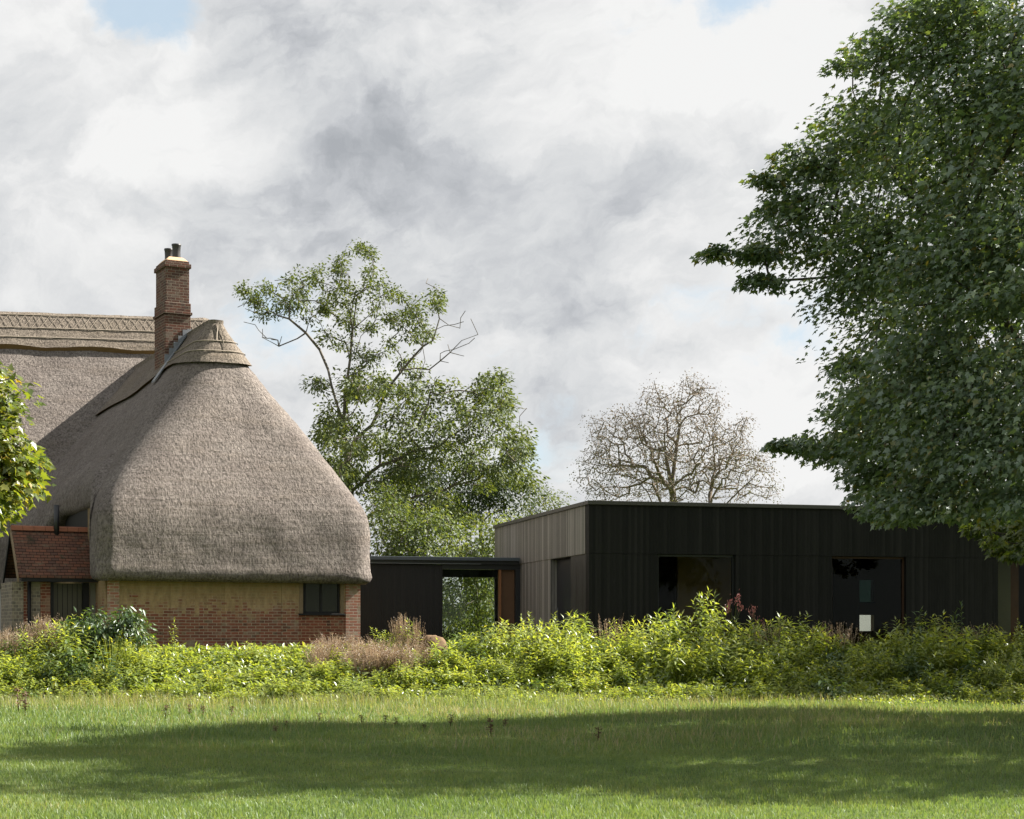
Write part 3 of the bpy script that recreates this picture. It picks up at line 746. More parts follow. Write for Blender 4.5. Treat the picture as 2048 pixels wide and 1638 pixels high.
# back and right walls, with one small back window that shows the lawn beyond
bwx = hit(H0 + hv * (TD - .1), hu, 1712), hit(H0 + hv * (TD - .1), hu, 1744)
bz = [hz(p_, bwx[0], TD) for p_ in (1262, 1230, 1204, 1160)]
bwl = MB(); y0, y1 = TD - .25, TD - .01
bwl.box(TH + .01, bwx[0], y0, y1, -.4, HT - .26); bwl.box(bwx[1], LEN, y0, y1, -.4, HT - .26)
bwl.box(bwx[0], bwx[1], y0, y1, -.4, bz[0]); bwl.box(bwx[0], bwx[1], y0, y1, bz[1], bz[2]); bwl.box(bwx[0], bwx[1], y0, y1, bz[3], HT - .26)
bwl.obj('back_wall', M['brown_panel'], hall)
bp = MB().box(bwx[0], bwx[1], y0 + .05, y0 + .06, bz[0], bz[1]).obj('back_window', M['clear_pane'], hall)
MB().box(bwx[0] - .03, bwx[1] + .03, y0 - .02, y0 - .003, bz[2] - .04, bz[2]).obj('frame', M['black_metal'], bp)
MB().box(bwx[0], bwx[1], y0 + .05, y0 + .06, bz[2], bz[3]).obj('back_window', glass('teal_pane', (.10, .16, .15), .5), hall)
MB().box(LEN - .3, LEN, TH + .003, TD - .26, -.4, HT - .26).obj('end_wall', M['room_wall'], hall)
MB().box(TH + .003, LEN - .31, TH + .003, TD - .26, -.38, -.02).obj('floor', M['room_dark'], hall)
# inner partitions seen through the panes
xq = (wins[0][0] + wins[0][1]) / 2 + .1
MB().box(xq, wins[0][1] + 1.6, 1.7, 1.8, -.02, HT - .26).obj('inner_wall', M['room_wall'], hall)
MB().box(wins[1][0] + 1.28, wins[1][1] - .05, 2.6, 2.7, -.02, HT - .26).obj('inner_wall', M['room_dark'], hall)
MB().box(wins[2][0] + .80, wins[2][0] + 1.10, .8, 1.2, -.02, HT - .26).obj('inner_post', M['orange_wood'], hall)
MB().box(wins[2][0] + .2, wins[2][0] + .795, .7, .8, -.02, HT - .26).obj('inner_wall', plain('pale_room_wall', (.30, .30, .24), .8, .2, .1, 3), hall)
for i, (xa, xb) in enumerate(wins):
    fm = MB(); f_ = .05
    fm.box(xa, xa + f_, .10, .17, -.1, zj - .01); fm.box(xb - f_, xb, .10, .17, -.1, zj - .01)
    fm.box(xa + f_, xb - f_, .10, .17, zj - .01 - f_, zj - .01); fm.box(xa + f_, xb - f_, .10, .17, -.1, -.04)
    wo = fm.obj('window', M['black_metal'] if i != 1 else plain('dark_brown_frame', (.06, .032, .02), .6, .3, .2, 5), hall)
    MB().box(xa + f_, xb - f_, .13, .14, -.04, zj - .01 - f_).obj('pane', M['pane'], wo)
MB().tube([(wins[1][0] + 1.1, .9, HT - .62), (wins[1][0] + 1.75, .95, HT - .52)], .035, 8).obj('ceiling_lamp', plain('brass', (.30, .19, .05), .4, .5, .2, 4), hall)

# ------------------------------------------------------------------ glazed link
tl0 = hit(H0, hv, 1041); LP = H0 + hv * tl0
LYW = R(14.2)
linkb = empty('glazed_link', (LP.x, LP.y, TER), LYW)
tag(linkb, 'low black link building with a see-through window between cottage and hall', 'link building')
def kx(px, b=0.0): return hit(LP + hv * b, hu, px)
def kz(py, a, b=0.0): return zz(py, (LP + hu * a + hv * b).y) - TER
xl0 = kx(716) - .4; zt_, zt1, zt2 = kz(1116, 0), kz(1123, 0), kz(1131, 0)
LD = 2.6
MB().box(xl0, kx(885), .0, .25, -.4, zt2 - .004).obj('boarded_wall', M['link_boards'], linkb)
MB().box(xl0, kx(1036) , -.22, LD, zt1, zt_).obj('roof', M['blue_metal'], linkb, .008)
MB().box(xl0, kx(1036), -.12, LD - .05, zt2 + .02, zt1 - .002).obj('fascia', M['black_metal'], linkb)
MB().box(xl0, kx(960), -.135, -.122, zt2 + .018, zt2 + .034).obj('gutter_edge', plain('pale_metal_edge', (.16, .18, .2), .35, .5, .1, 3), linkb)
zh = kz(1139, -1)
MB().box(kx(885) + .003, kx(1041) - .002, .0, .25, zh, zt2 + .018).obj('head_beam', M['black_metal'], linkb)
MB().box(kx(1031), kx(1041) - .002, .0, .25, -.4, zh - .003).obj('corner_post', M['black_metal'], linkb)
MB().box(kx(1003), kx(1031) - .003, .12, .2, -.4, zh - .003).obj('brown_panel', M['brown_panel'], linkb)
MB().box(kx(999), kx(1003) - .003, .02, .2, -.4, zh - .003).obj('timber_edge', M['orange_wood'], linkb)
# rear frame and pane, one room deep
xa, xb = hit(LP + hv * LD, hu, 880), hit(LP + hv * LD, hu, 999)
zf1 = kz(1148, -1, LD)
rf = MB(); rf.box(xa, xb, LD, LD + .12, zf1 - .10, zt2); rf.box(xb - .14, xb, LD, LD + .12, -.4, zf1 - .102)
rfo = rf.obj('rear_window', M['black_metal'], linkb)
MB().box(xa, xb - .14, LD + .05, LD + .06, -.1, zf1 - .1).obj('pane', M['clear_pane'], rfo)
MB().box(xl0, xa - .003, LD, LD + .2, -.4, zt2).obj('rear_wall', M['black_metal'], linkb)
MB().box(xa - .2, kx(1036), .3, LD - .01, zt2 - .01, zt2 + .012).obj('ceiling', M['old_oak'], linkb)
MB().box(kx(885) + .003, kx(999) - .003, .15, .16, -.1, zh - .003).obj('front_pane', M['clear_pane'], linkb)
MB().box(xl0, kx(1036), .26, LD - .01, -.4, -.02).obj('floor', M['room_dark'], linkb)

# ------------------------------------------------------------------ leaves
def unit(a): return a / np.maximum(np.linalg.norm(a, axis=-1, keepdims=True), 1e-9)
MAPLE = np.array([(0, 0, 0), (.30, -.02, -.02), (.22, .20, .02), (.52, .34, -.07), (.24, .46, .03), (.0, 1.0, -.12), (-.24, .46, .03), (-.52, .34, -.07), (-.22, .20, .02), (-.30, -.02, -.02)])
MAPLE_F = [np.array([[0, 1, 2, 3, 4, 5]]), np.array([[0, 5, 6, 7, 8, 9]])]
OVAL = np.array([(0, 0, 0), (.24, .45, .05), (0, 1, -.12), (-.24, .45, .05), (0, .5, -.03)])
OVAL_F = [np.array([[0, 1, 4], [1, 2, 4], [2, 3, 4], [3, 0, 4]])]
LANCE = np.array([(0, 0, 0), (.13, .40, .045), (0, 1, -.20), (-.13, .40, .045), (0, .5, .0)])
QUAD = np.array([(0, 0, 0), (.30, .5, .05), (0, 1, -.1), (-.30, .5, .05)]); QUAD_F = [np.array([[0, 1, 2, 3]])]
def scatter(T, TF, cen, dirs, nor, size):
    n = len(cen); dirs = unit(dirs); side = unit(np.cross(dirs, nor)); nn = np.cross(side, dirs)
    k = len(T)
    V = cen[:, None] + size[:, None, None] * (T[None, :, 0:1] * side[:, None] + T[None, :, 1:2] * dirs[:, None] + T[None, :, 2:3] * nn[:, None])
    P = [(np.arange(n)[:, None, None] * k + f[None]).reshape(-1, f.shape[1]) for f in TF]
    return V.reshape(-1, 3), P, [np.repeat(np.arange(n), len(f)) for f in TF]
def leaves(name, T, TF, cen, dirs, nor, size, tint, m, parent):
    V, P, own = scatter(T, TF, cen, dirs, nor, size)
    tt = np.concatenate([tint[o_] for o_ in own])
    return link(npmesh(name, V, P, m, tt), name, parent)

# ------------------------------------------------------------------ trees: limbs grown towards clump centres
def grow(trunk, attr, alpha=.25, seg=.6, jit=.12, tip=.012, expo=2.35, rscale=1.0, sag=0.0, R_=None, limbs=()):
    r_ = R_ or rng
    pos = [np.array(p, float) for p in trunk]; par = [-1] + list(range(len(trunk) - 1)); plen = [0.0]
    for i in range(1, len(pos)): plen.append(plen[-1] + np.linalg.norm(pos[i] - pos[i - 1]))
    base = pos[len(pos) // 2]; nt = len(pos)
    for lm_ in limbs:
        j = int(np.argmin([np.linalg.norm(p - np.array(lm_[0])) for p in pos]))
        for k in range(len(lm_)):
            tgt = np.array(lm_[k], float); st_ = pos[j].copy(); m_ = max(1, int(np.linalg.norm(tgt - st_) / seg))
            for s_ in range(1, m_ + 1):
                q_ = st_ + (tgt - st_) * s_ / m_ + r_.normal(0, seg * .08, 3); pos.append(q_); par.append(j); plen.append(plen[j] + np.linalg.norm(q_ - pos[j])); j = len(pos) - 1
    order = np.argsort(np.linalg.norm(attr - base, axis=1)); ends = []
    A = np.zeros((len(attr) * 14 + len(pos) + 50, 3)); L = np.zeros(len(A)); n = len(pos)
    A[:n] = pos; L[:n] = plen
    first = max(1, int(nt * .35))
    for ai in order:
        p = attr[ai]
        dist = np.linalg.norm(A[first:n] - p, axis=1)
        up = np.maximum(0, A[first:n, 2] - p[2]) * .35
        j = first + int(np.argmin(dist + alpha * L[first:n] + up))
        d0 = np.linalg.norm(p - A[j]); k = max(1, int(round(d0 / seg))); last = j; bow = r_.normal(0, jit * d0 * .5, 3); bow[2] = abs(bow[2]) * .6 - sag * d0
        for s_ in range(1, k + 1):
            f_ = s_ / k
            q_ = A[j] + (p - A[j]) * f_ + bow * math.sin(math.pi * f_) + (r_.normal(0, jit * seg * .35, 3) if s_ < k else 0)
            if n >= len(A): break
            A[n] = q_; L[n] = L[last] + np.linalg.norm(q_ - A[last]); par.append(last); last = n; n += 1
        ends.append(last)
    A = A[:n]; par = np.array(par); acc = np.zeros(n); kids = np.zeros(n, int)
    for i in range(1, n): kids[par[i]] += 1
    for i in range(n - 1, 0, -1):
        if kids[i] == 0: acc[i] = tip ** expo
        acc[par[i]] += acc[i] * 1.02
    rad = acc ** (1 / expo) * rscale
    return A, par, rad, np.array(ends)
def limbs_mesh(name, A, par, rad, m, n=6, tint=None):
    idx = np.arange(1, len(A)); a = A[par[idx]]; b = A[idx]
    t = unit(b - a); ref = np.where(np.abs(t[:, 2:3]) < .9, np.array([[0, 0, 1.0]]), np.array([[1.0, 0, 0]]))
    u_ = unit(np.cross(t, ref)); w_ = np.cross(t, u_)
    r0 = np.minimum(rad[par[idx]], rad[idx] * 1.35); r1 = rad[idx]
    an = np.arange(n) * 2 * np.pi / n; cs_ = np.cos(an)[None, :, None]; sn = np.sin(an)[None, :, None]
    ring = u_[:, None] * cs_ + w_[:, None] * sn
    V = np.concatenate([a[:, None] + ring * r0[:, None, None] - t[:, None] * r0[:, None, None] * .3, b[:, None] + ring * r1[:, None, None]], 1)
    base = (np.arange(len(idx)) * 2 * n)[:, None]
    k = np.arange(n); k2 = (k + 1) % n
    q = np.stack([k, k2, k2 + n, k + n], -1)[None] + base[:, :, None]
    return npmesh(name, V.reshape(-1, 3), [q.reshape(-1, 4)], m, smooth=True)
def clump_leaves(cen, per, rad, flat, size, out_c, down=.35, up=.8):
    """leaves in a flattened dome round each clump centre; returns arrays"""
    n = len(cen) * per; c = np.repeat(cen, per, 0)
    o_ = rng.normal(0, 1, (n, 3)); o_ = unit(o_) * (rng.random((n, 1)) ** .45)
    o_[:, 2] = o_[:, 2] * flat - .25 * (o_[:, 0] ** 2 + o_[:, 1] ** 2)
    rr2 = np.repeat(rad, per)[:, None] if np.ndim(rad) else rad
    p = c + o_ * rr2
    outw = unit(c - out_c); dirs = unit(o_ * np.array([1, 1, .4]) + outw * .35 + rng.normal(0, .35, (n, 3)) + np.array([0, 0, -down]))
    nor = unit(np.array([0, 0, up]) + outw * .35 + rng.normal(0, .38, (n, 3)))
    sz = size * rng.uniform(.6, 1.3, n)
    return p, dirs, nor, sz
SHADOW_OUTLINE = [(-40, 1530), (95, 1536), (200, 1536), (235, 1524), (150, 1512), (75, 1502), (180, 1480), (300, 1468), (335, 1456), (500, 1441), (700, 1427), (1000, 1421), (1300, 1428), (1600, 1418), (2048, 1412), (2500, 1408), (2500, 1600), (2048, 1594), (1820, 1606), (1700, 1612), (1500, 1598), (1250, 1586), (1000, 1592), (850, 1600), (700, 1592), (480, 1594), (380, 1592), (180, 1578), (-40, 1572)]  # wanted lawn shadow outline; maple clumps are placed to cast it
SHG = [((x - CX) / FPX * (EYE * FPX / (y - HY)), EYE * FPX / (y - HY)) for (x, y) in SHADOW_OUTLINE]
def shadow_fits(q_):
    sx_, sy_ = q_[0] - SDIR.x / SDIR.z * q_[2], q_[1] - SDIR.y / SDIR.z * q_[2]; ins = False; j = len(SHG) - 1
    for i in range(len(SHG)):
        (x1, y1), (x2, y2) = SHG[i], SHG[j]
        if (y1 > sy_) != (y2 > sy_) and sx_ < (x2 - x1) * (sy_ - y1) / (y2 - y1) + x1: ins = not ins
        j = i
    return ins
RADS = []
def ell(lst, n_per, axisX, axisY, Rr, shell=.35, fit=False):
    """clump centres inside outline ellipses given in photo pixels; depth from the crown's own roundness"""
    P = []
    for (x, y, rx, ry) in lst:
        n_ = max(2, int(n_per * rx * ry / 10000.0))
        if fit: rx, ry = max(rx - 30, rx * .36), max(ry - 20, ry * .40)
        for _ in range(n_):
            a = rng.uniform(0, 2 * math.pi); r = math.sqrt(rng.random())
            px, py = x + rx * r * math.cos(a), y + ry * r * math.sin(a)
            X = (px - CX) / FPX * axisY; dep = math.sqrt(max(.5, Rr ** 2 - (X - axisX) ** 2))
            for tr_ in range(14 if fit else 1):
                s = rng.choice([-1, 1], p=[.62, .38]) * (1 - shell * rng.random()) if rng.random() < .75 else rng.uniform(-1, 1)
                q_ = wp(px, py, axisY + s * dep * .95)
                if not fit or shadow_fits(q_): break
            P.append(q_)
            RADS.append(min(.95, .27 + .0105 * min(rx, ry)) if fit else .5)
    return np.array(P)

# --- big maple at the right
AX, AY = 12.6, 26.6
m_ell = [(1960, 50, 165, 120), (1880, 10, 90, 60), (1760, 105, 70, 48), (1692, 120, 48, 24), (1850, 220, 170, 110), (1720, 320, 130, 80), (1610, 320, 60, 55), (1532, 358, 22, 22),
         (1650, 460, 140, 85), (1560, 400, 50, 45), (1500, 505, 62, 34), (1432, 502, 28, 15), (1530, 560, 55, 32), (1720, 560, 95, 75), (1850, 450, 180, 150), (2000, 330, 150, 200), (2090, 150, 120, 150),
         (1800, 690, 130, 100), (1700, 735, 48, 48), (1940, 650, 150, 150), (2080, 600, 110, 200), (1730, 850, 95, 58), (1620, 882, 58, 34), (1566, 884, 14, 10), (1820, 880, 140, 90), (1745, 975, 50, 60), (1770, 1030, 60, 26), (1850, 985, 100, 52), (1960, 900, 140, 90), (2080, 880, 100, 90), (1990, 985, 80, 40), (1880, 800, 150, 90), (2000, 780, 120, 90), (1780, 780, 110, 70), (1760, 920, 100, 60), (1680, 900, 70, 40), (1780, 1010, 90, 40), (1900, 1000, 80, 50), (2070, 1000, 60, 40)]
vis = ell(m_ell, 19, AX, AY, 7.0, .35, True); vrad = np.array(RADS) * rng.uniform(.8, 1.15, len(vis))
rest = []  # unseen part of the crown, shaped by the shadow it throws on the lawn
while len(rest) < 620:
    p = rng.normal(0, 1, 3); p /= np.linalg.norm(p); r = rng.random() ** .25
    q_ = np.array([AX + p[0] * 8.4 * r, AY + p[1] * 7.4 * r, 9.8 + p[2] * 6.8 * r])
    if not shadow_fits(q_): continue
    if q_[0] > 9.0 or q_[2] > 12.3:
        ix = CX + FPX * q_[0] / q_[1]; iy = HY - FPX * (q_[2] - EYE) / q_[1]
        if ix > 2120 or (iy < -60 and ix > 1790 - iy * .1): rest.append(q_)
rest = np.array(rest)
maple = empty('maple_tree', (AX + .5, AY + .3, -.05)); tag(maple, 'huge dark green maple overhanging the black hall from the right', 'tree')
trunk = [(AX + .5, AY + .3, -.2), (AX + .45, AY + .3, 1.2), (AX + .4, AY + .25, 2.6), (AX + .3, AY + .2, 4.0), (AX + .1, AY + .1, 5.6), (AX, AY, 7.2), (AX - .1, AY, 9.0), (AX, AY, 11.0), (AX + .1, AY, 13.0)]
allc = np.concatenate([vis, rest])
A, par, rad, ends = grow(trunk, allc, .22, .55, .16, .011, 2.3)
def reparent(o, root):
    o.parent = root; o.matrix_parent_inverse = root.matrix_world.inverted() if False else o.matrix_parent_inverse
    o.location = -root.location; return o
reparent(link(limbs_mesh('trunk', A, par, rad, M['bark_dark']), 'trunk'), maple)
cc = np.array([AX, AY, 8.5])
p1, d1, n1_, s1 = clump_leaves(vis, 150, vrad, .30, .098, cc)
p2, d2, n2_, s2_ = clump_leaves(rest, 60, rng.uniform(.7, 1.15, len(rest)), .5, .19, cc)
pp = np.concatenate([p1, p2]); tint = np.clip(rng.beta(2.2, 3.0, len(pp)) + np.repeat(rng.normal(0, .12, len(allc)), [150] * len(vis) + [60] * len(rest)), 0, 1)
tint = np.where(rng.random(len(pp)) < .008, .97, np.minimum(tint, .9))
reparent(leaves('crown', MAPLE, MAPLE_F, pp, np.concatenate([d1, d2]), np.concatenate([n1_, n2_]), np.concatenate([s1, s2_]), tint, M['leaf_maple'], None), maple)

# --- second tree further right, only its drooping sunlit twigs reach the picture
def simple_tree(name, label, base, trunk, cl_, per, rad_, flat, lsize, T, TF, lm, bm, tip=.012, alpha=.25, seg=.6, jit=.15, cc_=None, tintf=None, group=None, cat='tree', down=.35, up=.8):
    t = empty(name, base); tag(t, label, cat, group)
    A, par, rr_, ends = grow(trunk, cl_, alpha, seg, jit, tip)
    reparent(link(limbs_mesh('trunk', A, par, rr_, bm, 5), 'trunk'), t)
    c_ = cc_ if cc_ is not None else cl_.mean(0)
    p, d_, n_, s_ = clump_leaves(cl_, per, rad_, flat, lsize, c_, down, up)
    ti = np.clip(rng.beta(2.2, 2.6, len(p)) + np.repeat(rng.normal(0, .14, len(cl_)), per), 0, 1)
    reparent(leaves('crown', T, TF, p, d_, n_, s_, ti, lm, None), t)
    return t
P = [wp(x, y, 39 + rng.uniform(-1, 1)) for (x, y) in ((1940, 1055), (1965, 1062), (1985, 1080), (2000, 1050), (2015, 1095), (2030, 1070), (2040, 1045), (2025, 1110), (2050, 1090), (2060, 1060), (2075, 1030), (2000, 1100), (1975, 1040), (2045, 1020), (2085, 1075))]
big2 = []
for _ in range(230):
    p = unit(rng.normal(0, 1, 3)) * rng.random() ** .3
    big2.append((19.2 + p[0] * 4.9, 41.2 + p[1] * 3.0, 8.9 + p[2] * 4.6))
P2 = np.array(P + big2)
simple_tree('maple_tree', 'yellowing tree at the right edge with drooping sunlit twigs before the black hall', (18.6, 42, .75), [(18.6, 42, .6), (18.6, 42, 2), (18.5, 42.1, 3.4), (18.4, 42.2, 5.2), (18.3, 42.3, 7.5), (18.3, 42.3, 9.5)], P2, 70, np.concatenate([np.full(len(P), .26), np.full(len(big2), 1.05)]), .5, .17, MAPLE, MAPLE_F, M['leaf_bright'], M['bark_dark'])

# --- bright maple leaning in from the left edge
lm_ell = [(-10, 770, 40, 30), (25, 790, 30, 16), (-5, 840, 35, 40), (20, 920, 50, 40), (62, 905, 24, 14), (10, 985, 55, 40), (40, 970, 30, 25), (-30, 900, 60, 150), (-80, 880, 90, 190), (-200, 800, 160, 240)]
P3 = ell(lm_ell, 55, -11.2, 29.0, 3.0)
simple_tree('young_maple', 'bright yellow-green maple leaning in at the left edge before the cottage', (-11.6, 29, -.04), [(-11.6, 29, -.2), (-11.6, 29, 1.2), (-11.5, 29, 2.4), (-11.4, 29, 3.6), (-11.3, 29, 5)], P3, 34, .40, .55, .15, MAPLE, MAPLE_F, M['leaf_bright'], M['bark_dark'])

# --- tall open ash behind the cottage
D_ = 60.0
def pts(lst, dep, spread, jx=10):
    return np.array([wp(x + rng.uniform(-jx, jx), y + rng.uniform(-jx, jx), dep + rng.normal(0, spread)) for (x, y) in lst])
ash_seed = [(490, 570), (500, 600), (515, 590), (545, 580), (560, 610), (590, 560), (600, 590), (620, 560), (610, 620), (640, 550), (650, 590), (670, 520), (672, 545), (690, 580), (700, 610), (720, 490), (728, 510), (735, 545), (745, 570), (720, 580), (750, 610), (770, 580), (700, 650), (740, 650), (770, 640),
            (800, 600), (815, 620), (830, 610), (845, 640), (870, 590), (875, 615), (810, 660), (840, 680), (780, 690), (720, 700), (690, 690), (790, 640), (860, 660), (640, 620), (665, 610), (580, 600), (530, 620), (635, 770), (650, 760), (660, 840), (650, 870),
            (750, 720), (720, 740), (815, 720), (840, 750), (770, 770), (700, 780), (660, 660), (690, 625)]
ash_low = []
for (x, y, rx, ry, n_) in ((760, 830, 90, 70, 26), (860, 810, 90, 50, 24), (960, 790, 60, 40, 14), (985, 760, 30, 25, 8), (860, 880, 110, 50, 28), (980, 860, 80, 50, 20), (1040, 890, 25, 25, 8), (780, 940, 100, 60, 26), (900, 950, 110, 50, 24), (1010, 940, 60, 45, 14), (690, 890, 50, 70, 26), (660, 850, 25, 50, 9), (730, 770, 50, 30, 10), (670, 960, 25, 40, 8), (1045, 900, 25, 40, 8), (850, 1020, 110, 40, 20), (1000, 820, 40, 25, 6)):
    for _ in range(n_):
        a = rng.uniform(0, 6.283); r = math.sqrt(rng.random()); ash_low.append((x + rx * r * math.cos(a), y + ry * r * math.sin(a)))
ac = np.concatenate([pts(ash_seed * 3, D_, 1.1, 14), pts(ash_low, D_, 2.2, 4)])
def tw(x, y, dy=0): return wp(x, y, D_ + dy)
ash = empty('ash_tree', (tw(705, 1262)[0], D_, TER)); tag(ash, 'tall open-crowned ash with bare dead twigs behind the cottage roof', 'tree')
trunk = [tw(705, 1320), tw(706, 1200), tw(704, 1100), tw(700, 1010), tw(695, 930), tw(688, 850), tw(690, 790), tw(700, 720), tw(705, 660), tw(715, 590)]
r2 = np.random.default_rng(11)
# explicit main limbs so the fork pattern follows the photo
limbs = [[(690, 870), (672, 800), (655, 740), (640, 700), (612, 668), (575, 640), (535, 622)], [(696, 900), (740, 850), (770, 790), (800, 745), (830, 715), (865, 680), (880, 640)], [(700, 980), (760, 930), (840, 900), (930, 880), (1000, 860)], [(800, 745), (860, 740), (900, 705), (925, 680)], [(702, 1060), (770, 1010), (860, 985), (960, 960)]]
limb_pts = np.array([wp(x, y, D_ + r2.normal(0, .25)) for l_ in limbs for (x, y) in l_])
bare = pts([(500, 640), (520, 655), (545, 690), (520, 680), (560, 685), (930, 650), (945, 675), (925, 630), (905, 690), (900, 640), (935, 700), (1010, 800), (1040, 820), (860, 570), (700, 560), (560, 560), (480, 610), (890, 720), (870, 745)] * 2, D_, .6, 14)
L3 = [[wp(x, y, D_ + r2.normal(0, .3)) for (x, y) in l_] for l_ in limbs]
A, par, rad, ends = grow(trunk, np.concatenate([ac, bare]),   .14, .45, .20, .0095, 2.3, 1.25, R_=r2, limbs=L3)
reparent(link(limbs_mesh('trunk', A, par, rad, M['bark_ash'], 6), 'trunk'), ash)
p1, d1, n1_, s1 = clump_leaves(ac[:len(ash_seed) * 3], 72, rng.uniform(.22, .46, len(ash_seed) * 3), .9, .135, np.array(tw(720, 800)), .5, .5)
p2, d2, n2_, s2_ = clump_leaves(ac[len(ash_seed) * 3:], 84, rng.uniform(.34, .66, len(ac) - len(ash_seed) * 3), .75, .155, np.array(tw(850, 950)), .5, .5)
pp = np.concatenate([p1, p2]); ti = np.clip(rng.beta(2.2, 2.6, len(pp)), 0, 1)
reparent(leaves('crown', OVAL, OVAL_F, pp, np.concatenate([d1, d2]), np.concatenate([n1_, n2_]), np.concatenate([s1, s2_]), ti, M['leaf_ash'], None), ash)

# --- sparse brown tree behind the hall
D2 = 80.0; sp_c = []
for _ in range(1300):
    a = rng.uniform(0, math.pi); r = rng.random() ** .42 * (.90 + .07 * math.sin(5 * a + 1) + .06 * math.sin(11 * a) + .05 * math.sin(17 * a + 2))
    x = 1350 + 205 * r * math.cos(a); y = 985 - 245 * r * math.sin(a) ** .9 + rng.uniform(0, 25)
    sp_c.append(wp(x, y, D2 + rng.normal(0, 2.6) * (1.1 - .5 * r)))
sp_c = np.array(sp_c)
br = empty('sparse_tree', (wp(1345, 1262, D2)[0], D2, TER)); tag(br, 'domed half-bare tree with thin brownish leaves behind the black hall', 'tree')
def t2(x, y): return wp(x, y, D2)
trunk = [t2(1346, 1320), t2(1346, 1200), t2(1347, 1100), t2(1346, 1010), t2(1345, 960), t2(1352, 900), t2(1360, 850), t2(1362, 800), t2(1368, 760)]
r3 = np.random.default_rng(5)
lim = [[(1340, 1040), (1305, 970), (1290, 905), (1275, 830), (1290, 775)], [(1335, 1060), (1295, 985), (1250, 935), (1200, 915), (1160, 900)], [(1352, 1050), (1395, 985), (1440, 920), (1470, 880)], [(1356, 1080), (1420, 1010), (1430, 940), (1425, 870)], [(1360, 1110), (1450, 1010), (1510, 950)], [(1345, 1000), (1330, 900), (1330, 850)]]
lp = np.array([wp(x, y, D2 + r3.normal(0, .5)) for l_ in lim for (x, y) in l_])
L3 = [[wp(x, y, D2 + r3.normal(0, .6)) for (x, y) in l_] for l_ in lim]
A, par, rad, ends = grow(trunk, sp_c, .14, .5, .24, .0125, 2.15, R_=r3, limbs=L3)
reparent(link(limbs_mesh('trunk', A, par, rad, M['bark_pale'], 5), 'trunk'), br)
pk = sp_c
p1, d1, n1_, s1 = clump_leaves(pk, 13, .58, .8, .11, np.array(t2(1350, 950)), .5, .4)
ti = np.clip(np.where(p1[:, 2] - TER > 9 + rng.normal(0, 2, len(p1)), .75, .28) + np.where(p1[:, 0] > 9, .15, 0) + rng.normal(0, .16, len(p1)), 0, 1)
reparent(leaves('crown', OVAL, OVAL_F, p1, d1, n1_, s1, ti, M['leaf_brown'], None), br)

# --- bushes and trees closing the gap behind the link
def bushy(name, label, lst, dep, spread, per, rad_, lsize, lm, bm, basepx, dens=30, cat='tree', group=None):
    c = []
    for (x, y, rx, ry) in lst:
        n_ = max(3, int(dens * rx * ry / 2500.0))
        for _ in range(n_):
            a = rng.uniform(0, 6.283); r = math.sqrt(rng.random()); c.append(wp(x + rx * r * math.cos(a), y + ry * r * math.sin(a), dep + rng.uniform(-spread, spread)))
    c = np.array(c); bx = wp(basepx, 1262, dep)[0]; ty = c[:, 2].max()
    trunk = [(bx, dep, TER - .2), (bx, dep, TER + .6), (bx + .1, dep, TER + (ty - TER) * .35), (bx, dep, TER + (ty - TER) * .6)]
    return simple_tree(name, label, (bx, dep, TER), trunk, c, per, rad_, .8, lsize, OVAL, OVAL_F, lm, bm, .012, .2, .6, .15, None, None, group, cat, .45, .5)
bushy('willow_bush', 'pale sunlit green bush rising just above the link roof beside the thatch', [(800, 1050, 60, 60), (860, 1075, 60, 50), (800, 1150, 70, 60), (770, 1000, 30, 30)], 55, 1.6, 60, .5, .14, M['leaf_hedge'], M['bark_ash'], 820, 34, 'bush')
bushy('willow_bush', 'pale sunlit green bush seen through and above the link window', [(940, 1080, 60, 45), (940, 1180, 80, 70), (1010, 1070, 40, 40)], 56, 1.6, 60, .5, .14, M['leaf_hedge'], M['bark_ash'], 950, 34, 'bush')
bushy('holm_oak', 'dark green tree filling the space beneath the ash, left of the black hall', [(960, 970, 70, 50), (1015, 985, 55, 45), (890, 1000, 80, 50), (800, 980, 70, 50), (850, 930, 60, 40)], 66, 1.8, 80, .62, .14, M['leaf_dark'], M['bark_dark'], 960, 26)
bushy('far_tree', 'green far tree just clearing the sloping roof edge of the black hall', [(1080, 1005, 35, 45), (1115, 1015, 22, 28), (1050, 1040, 40, 30)], 85, 2.0, 60, .75, .15, M['leaf_ash'], M['bark_dark'], 1080, 26)
bushy('hedge_tree', 'leafy green tree low behind the see-through link window', [(880, 1220, 60, 60), (960, 1240, 80, 60), (1000, 1180, 60, 60)], 64, 1.5, 55, .6, .15, M['leaf_ash'], M['bark_dark'], 930, 24)

